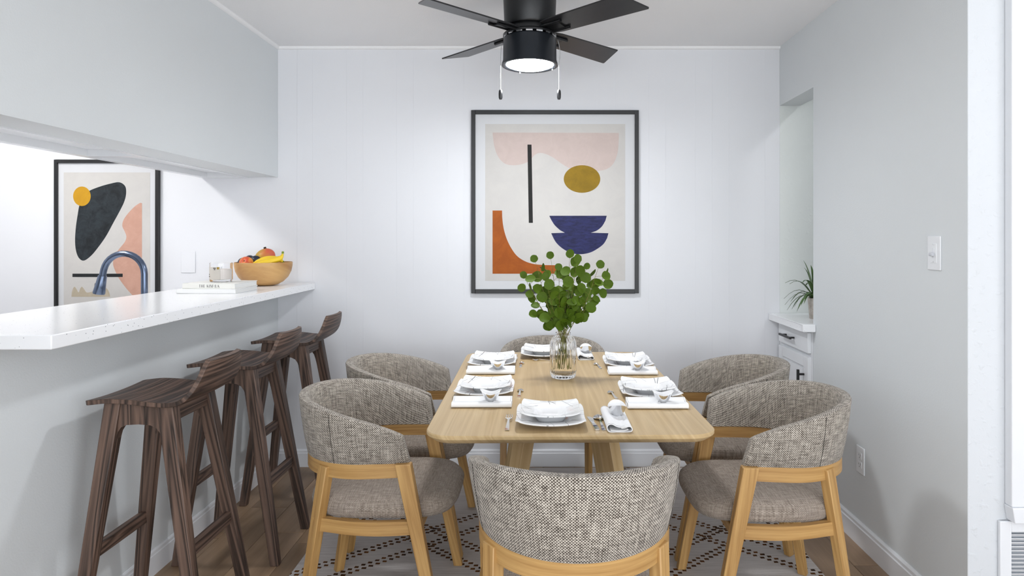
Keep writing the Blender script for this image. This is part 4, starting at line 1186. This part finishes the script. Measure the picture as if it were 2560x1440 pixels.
peachy = path(('l', z5([(830, 457), (845, 460), (845, 1290), (762, 1290)])), ('c', z5([(755, 1285), (700, 1222), (640, 1140), (600, 1060), (585, 1000), (600, 930), (640, 872), (690, 810), (705, 762), (690, 715), (668, 665), (680, 610), (722, 550), (780, 490), (826, 459)])))
tan_ = path(('l', z5([(558, 1303), (210, 1303)])), ('c', z5([(214, 1260), (226, 1226), (240, 1213), (257, 1235), (275, 1263), (289, 1230), (305, 1213), (325, 1235), (348, 1264), (390, 1258), (440, 1240), (495, 1217), (532, 1232), (552, 1270), (558, 1300)])))
picture('framed_print', 'framed abstract print with black blob and yellow disc, in the kitchen', 137.5, 398.5, 399.5, 800, 8.0, (159, 431, 375, 772), [
    ('black_blob', blob, art_mat('print_charcoal', (9, 14, 19), (36, 45, 51), 16), 0),
    ('yellow_disc', ell(204.7, 490.6, 22, 24.4), art_mat('print_yellow', (188, 138, 8), (196, 146, 14)), 1),
    ('peach_shape', peachy, art_mat('print_peach', (194, 150, 132), (202, 158, 140)), 0),
    ('black_stroke', z5([(220, 1095), (672, 1095), (672, 1125), (220, 1125)]), art_mat('print_black_b', (16, 20, 24), (28, 32, 34)), 1),
    ('tan_shape', tan_, art_mat('print_tan', (176, 164, 144), (186, 174, 154)), 0)], YB)

# ------------------------------------------------------------------ ceiling fan
FX, FY = -0.052, 2.82
fan = thing('ceiling_fan', 'black four-blade ceiling fan with a lit round lamp', 'ceiling fan', (FX, FY, 0))
MB().lathe([(0, 2.438), (0.118, 2.438), (0.119, 2.43), (0.112, 2.262), (0.108, 2.255), (0, 2.254)], 48).build('motor_housing', M['fan_metal'], fan)
MB().lathe([(0, 2.256), (0.095, 2.256), (0.098, 2.25), (0.098, 2.232), (0.112, 2.228), (0.118, 2.222), (0.118, 2.214), (0, 2.213)], 48).build('hub', M['fan_metal'], fan)
sh = MB().lathe([(0, 2.210), (0.108, 2.210), (0.1145, 2.206), (0.1165, 2.20), (0.118, 2.11), (0.1225, 2.098), (0.124, 2.088), (0.119, 2.086), (0.108, 2.089), (0.104, 2.092)], 56).build('lamp_housing', M['fan_shade'], fan, smooth=40)
for k in range(16):
    a = math.tau * k / 16
    MB().box(-0.014, 0.014, -0.002, 0.002, -0.003, 0.003).build('vent_slot', M['steel'], sh, loc=(math.cos(a) * 0.1115, math.sin(a) * 0.1115, 2.2115)).rotation_euler = (0, 0, a + math.pi / 2)
MB().lathe([(0.0, 2.076), (0.05, 2.078), (0.085, 2.083), (0.104, 2.091), (0.104, 2.095), (0, 2.096)], 40).build('lamp_lens', M['lamp_lens'], fan, smooth=60)
for k in range(4):
    a = R(25 + 90 * k); MB().lathe([(0, 0), (0.004, 0.001), (0.0045, 0.005), (0, 0.008)], 10).build('lens_clip', M['steel'], fan, loc=(math.cos(a) * 0.112, math.sin(a) * 0.112, 2.080))
BL0 = None
for k, ang in enumerate((44, 134, 223, 318)):
    a = R(ang)
    if BL0 is None:
        L0, L1, wd = 0.10, 0.575, 0.068
        out = [(L0, -wd * 0.72), (L0 + 0.05, -wd * 0.86), (L1 - 0.052, -wd), (L1 - 0.047, -wd), (L1, wd - 0.006), (L1 - 0.004, wd), (L0 + 0.05, wd * 0.86), (L0, wd * 0.72)]
        m = MB().prism(out, lambda u, v, h_: (u, v, h_), -0.003, 0.003)
        for fi, f in enumerate(m.f): m.u[fi] = [(m.v[i][1], m.v[i][0]) for i in f]
        bl = m.build('blade', M['blade'], fan, smooth=0, bevel=0.0015)
        br = MB().box(0.085, 0.185, -0.030, 0.030, -0.0085, -0.0035).tube([(0.09, -0.030, -0.0075), (0.205, -0.030, -0.0075)], 0.0065, 8).tube([(0.09, 0.030, -0.0075), (0.205, 0.030, -0.0075)], 0.0065, 8).build('blade_bracket', M['fan_metal'], bl, smooth=40)
        BL0 = bl
    else:
        bl = copy_tree(BL0, fan)
    bl.location = (0, 0, 2.236); bl.rotation_mode = 'XYZ'
    bl.rotation_euler = (Matrix.Rotation(a, 3, 'Z') @ Matrix.Rotation(R(-12), 3, 'X')).to_euler()
for sx_, ztp, ln in ((-1, 2.185, 0.19), (1, 2.195, 0.20)):
    xx = sx_ * 0.124; m = MB()
    pz = []
    zb = 1.982
    n = 52
    for k in range(n):
        f = k / (n - 1); z = ztp - (ztp - zb) * f; off = 0.007 * math.sin(math.pi * min(1, f * 2)) * sx_ * (1 if sx_ > 0 else 0.2)
        m.lathe([(0, -0.0016), (0.0012, -0.0011), (0.0016, 0), (0.0012, 0.0011), (0, 0.0016)], 6, (xx + sx_ * 0.004 * min(1, f * 2) + off, -0.01, z))
    xb = xx + sx_ * 0.004
    m.tube([(xx, -0.01, ztp), (xb + 0.006 * (sx_ > 0), -0.01, (ztp * 3 + zb) / 4), (xb, -0.01, (ztp + zb) / 2), (xb, -0.01, zb)], 0.0006, 5)
    ch = m.build('pull_chain', M['steel'], fan, smooth=60)
    MB().lathe([(0, -0.045), (0.006, -0.044), (0.0085, -0.036), (0.009, -0.02), (0.008, -0.006), (0.004, -0.001), (0, 0)], 18, (xb, -0.01, zb)).build('pull_knob', M['black'], ch, smooth=50)
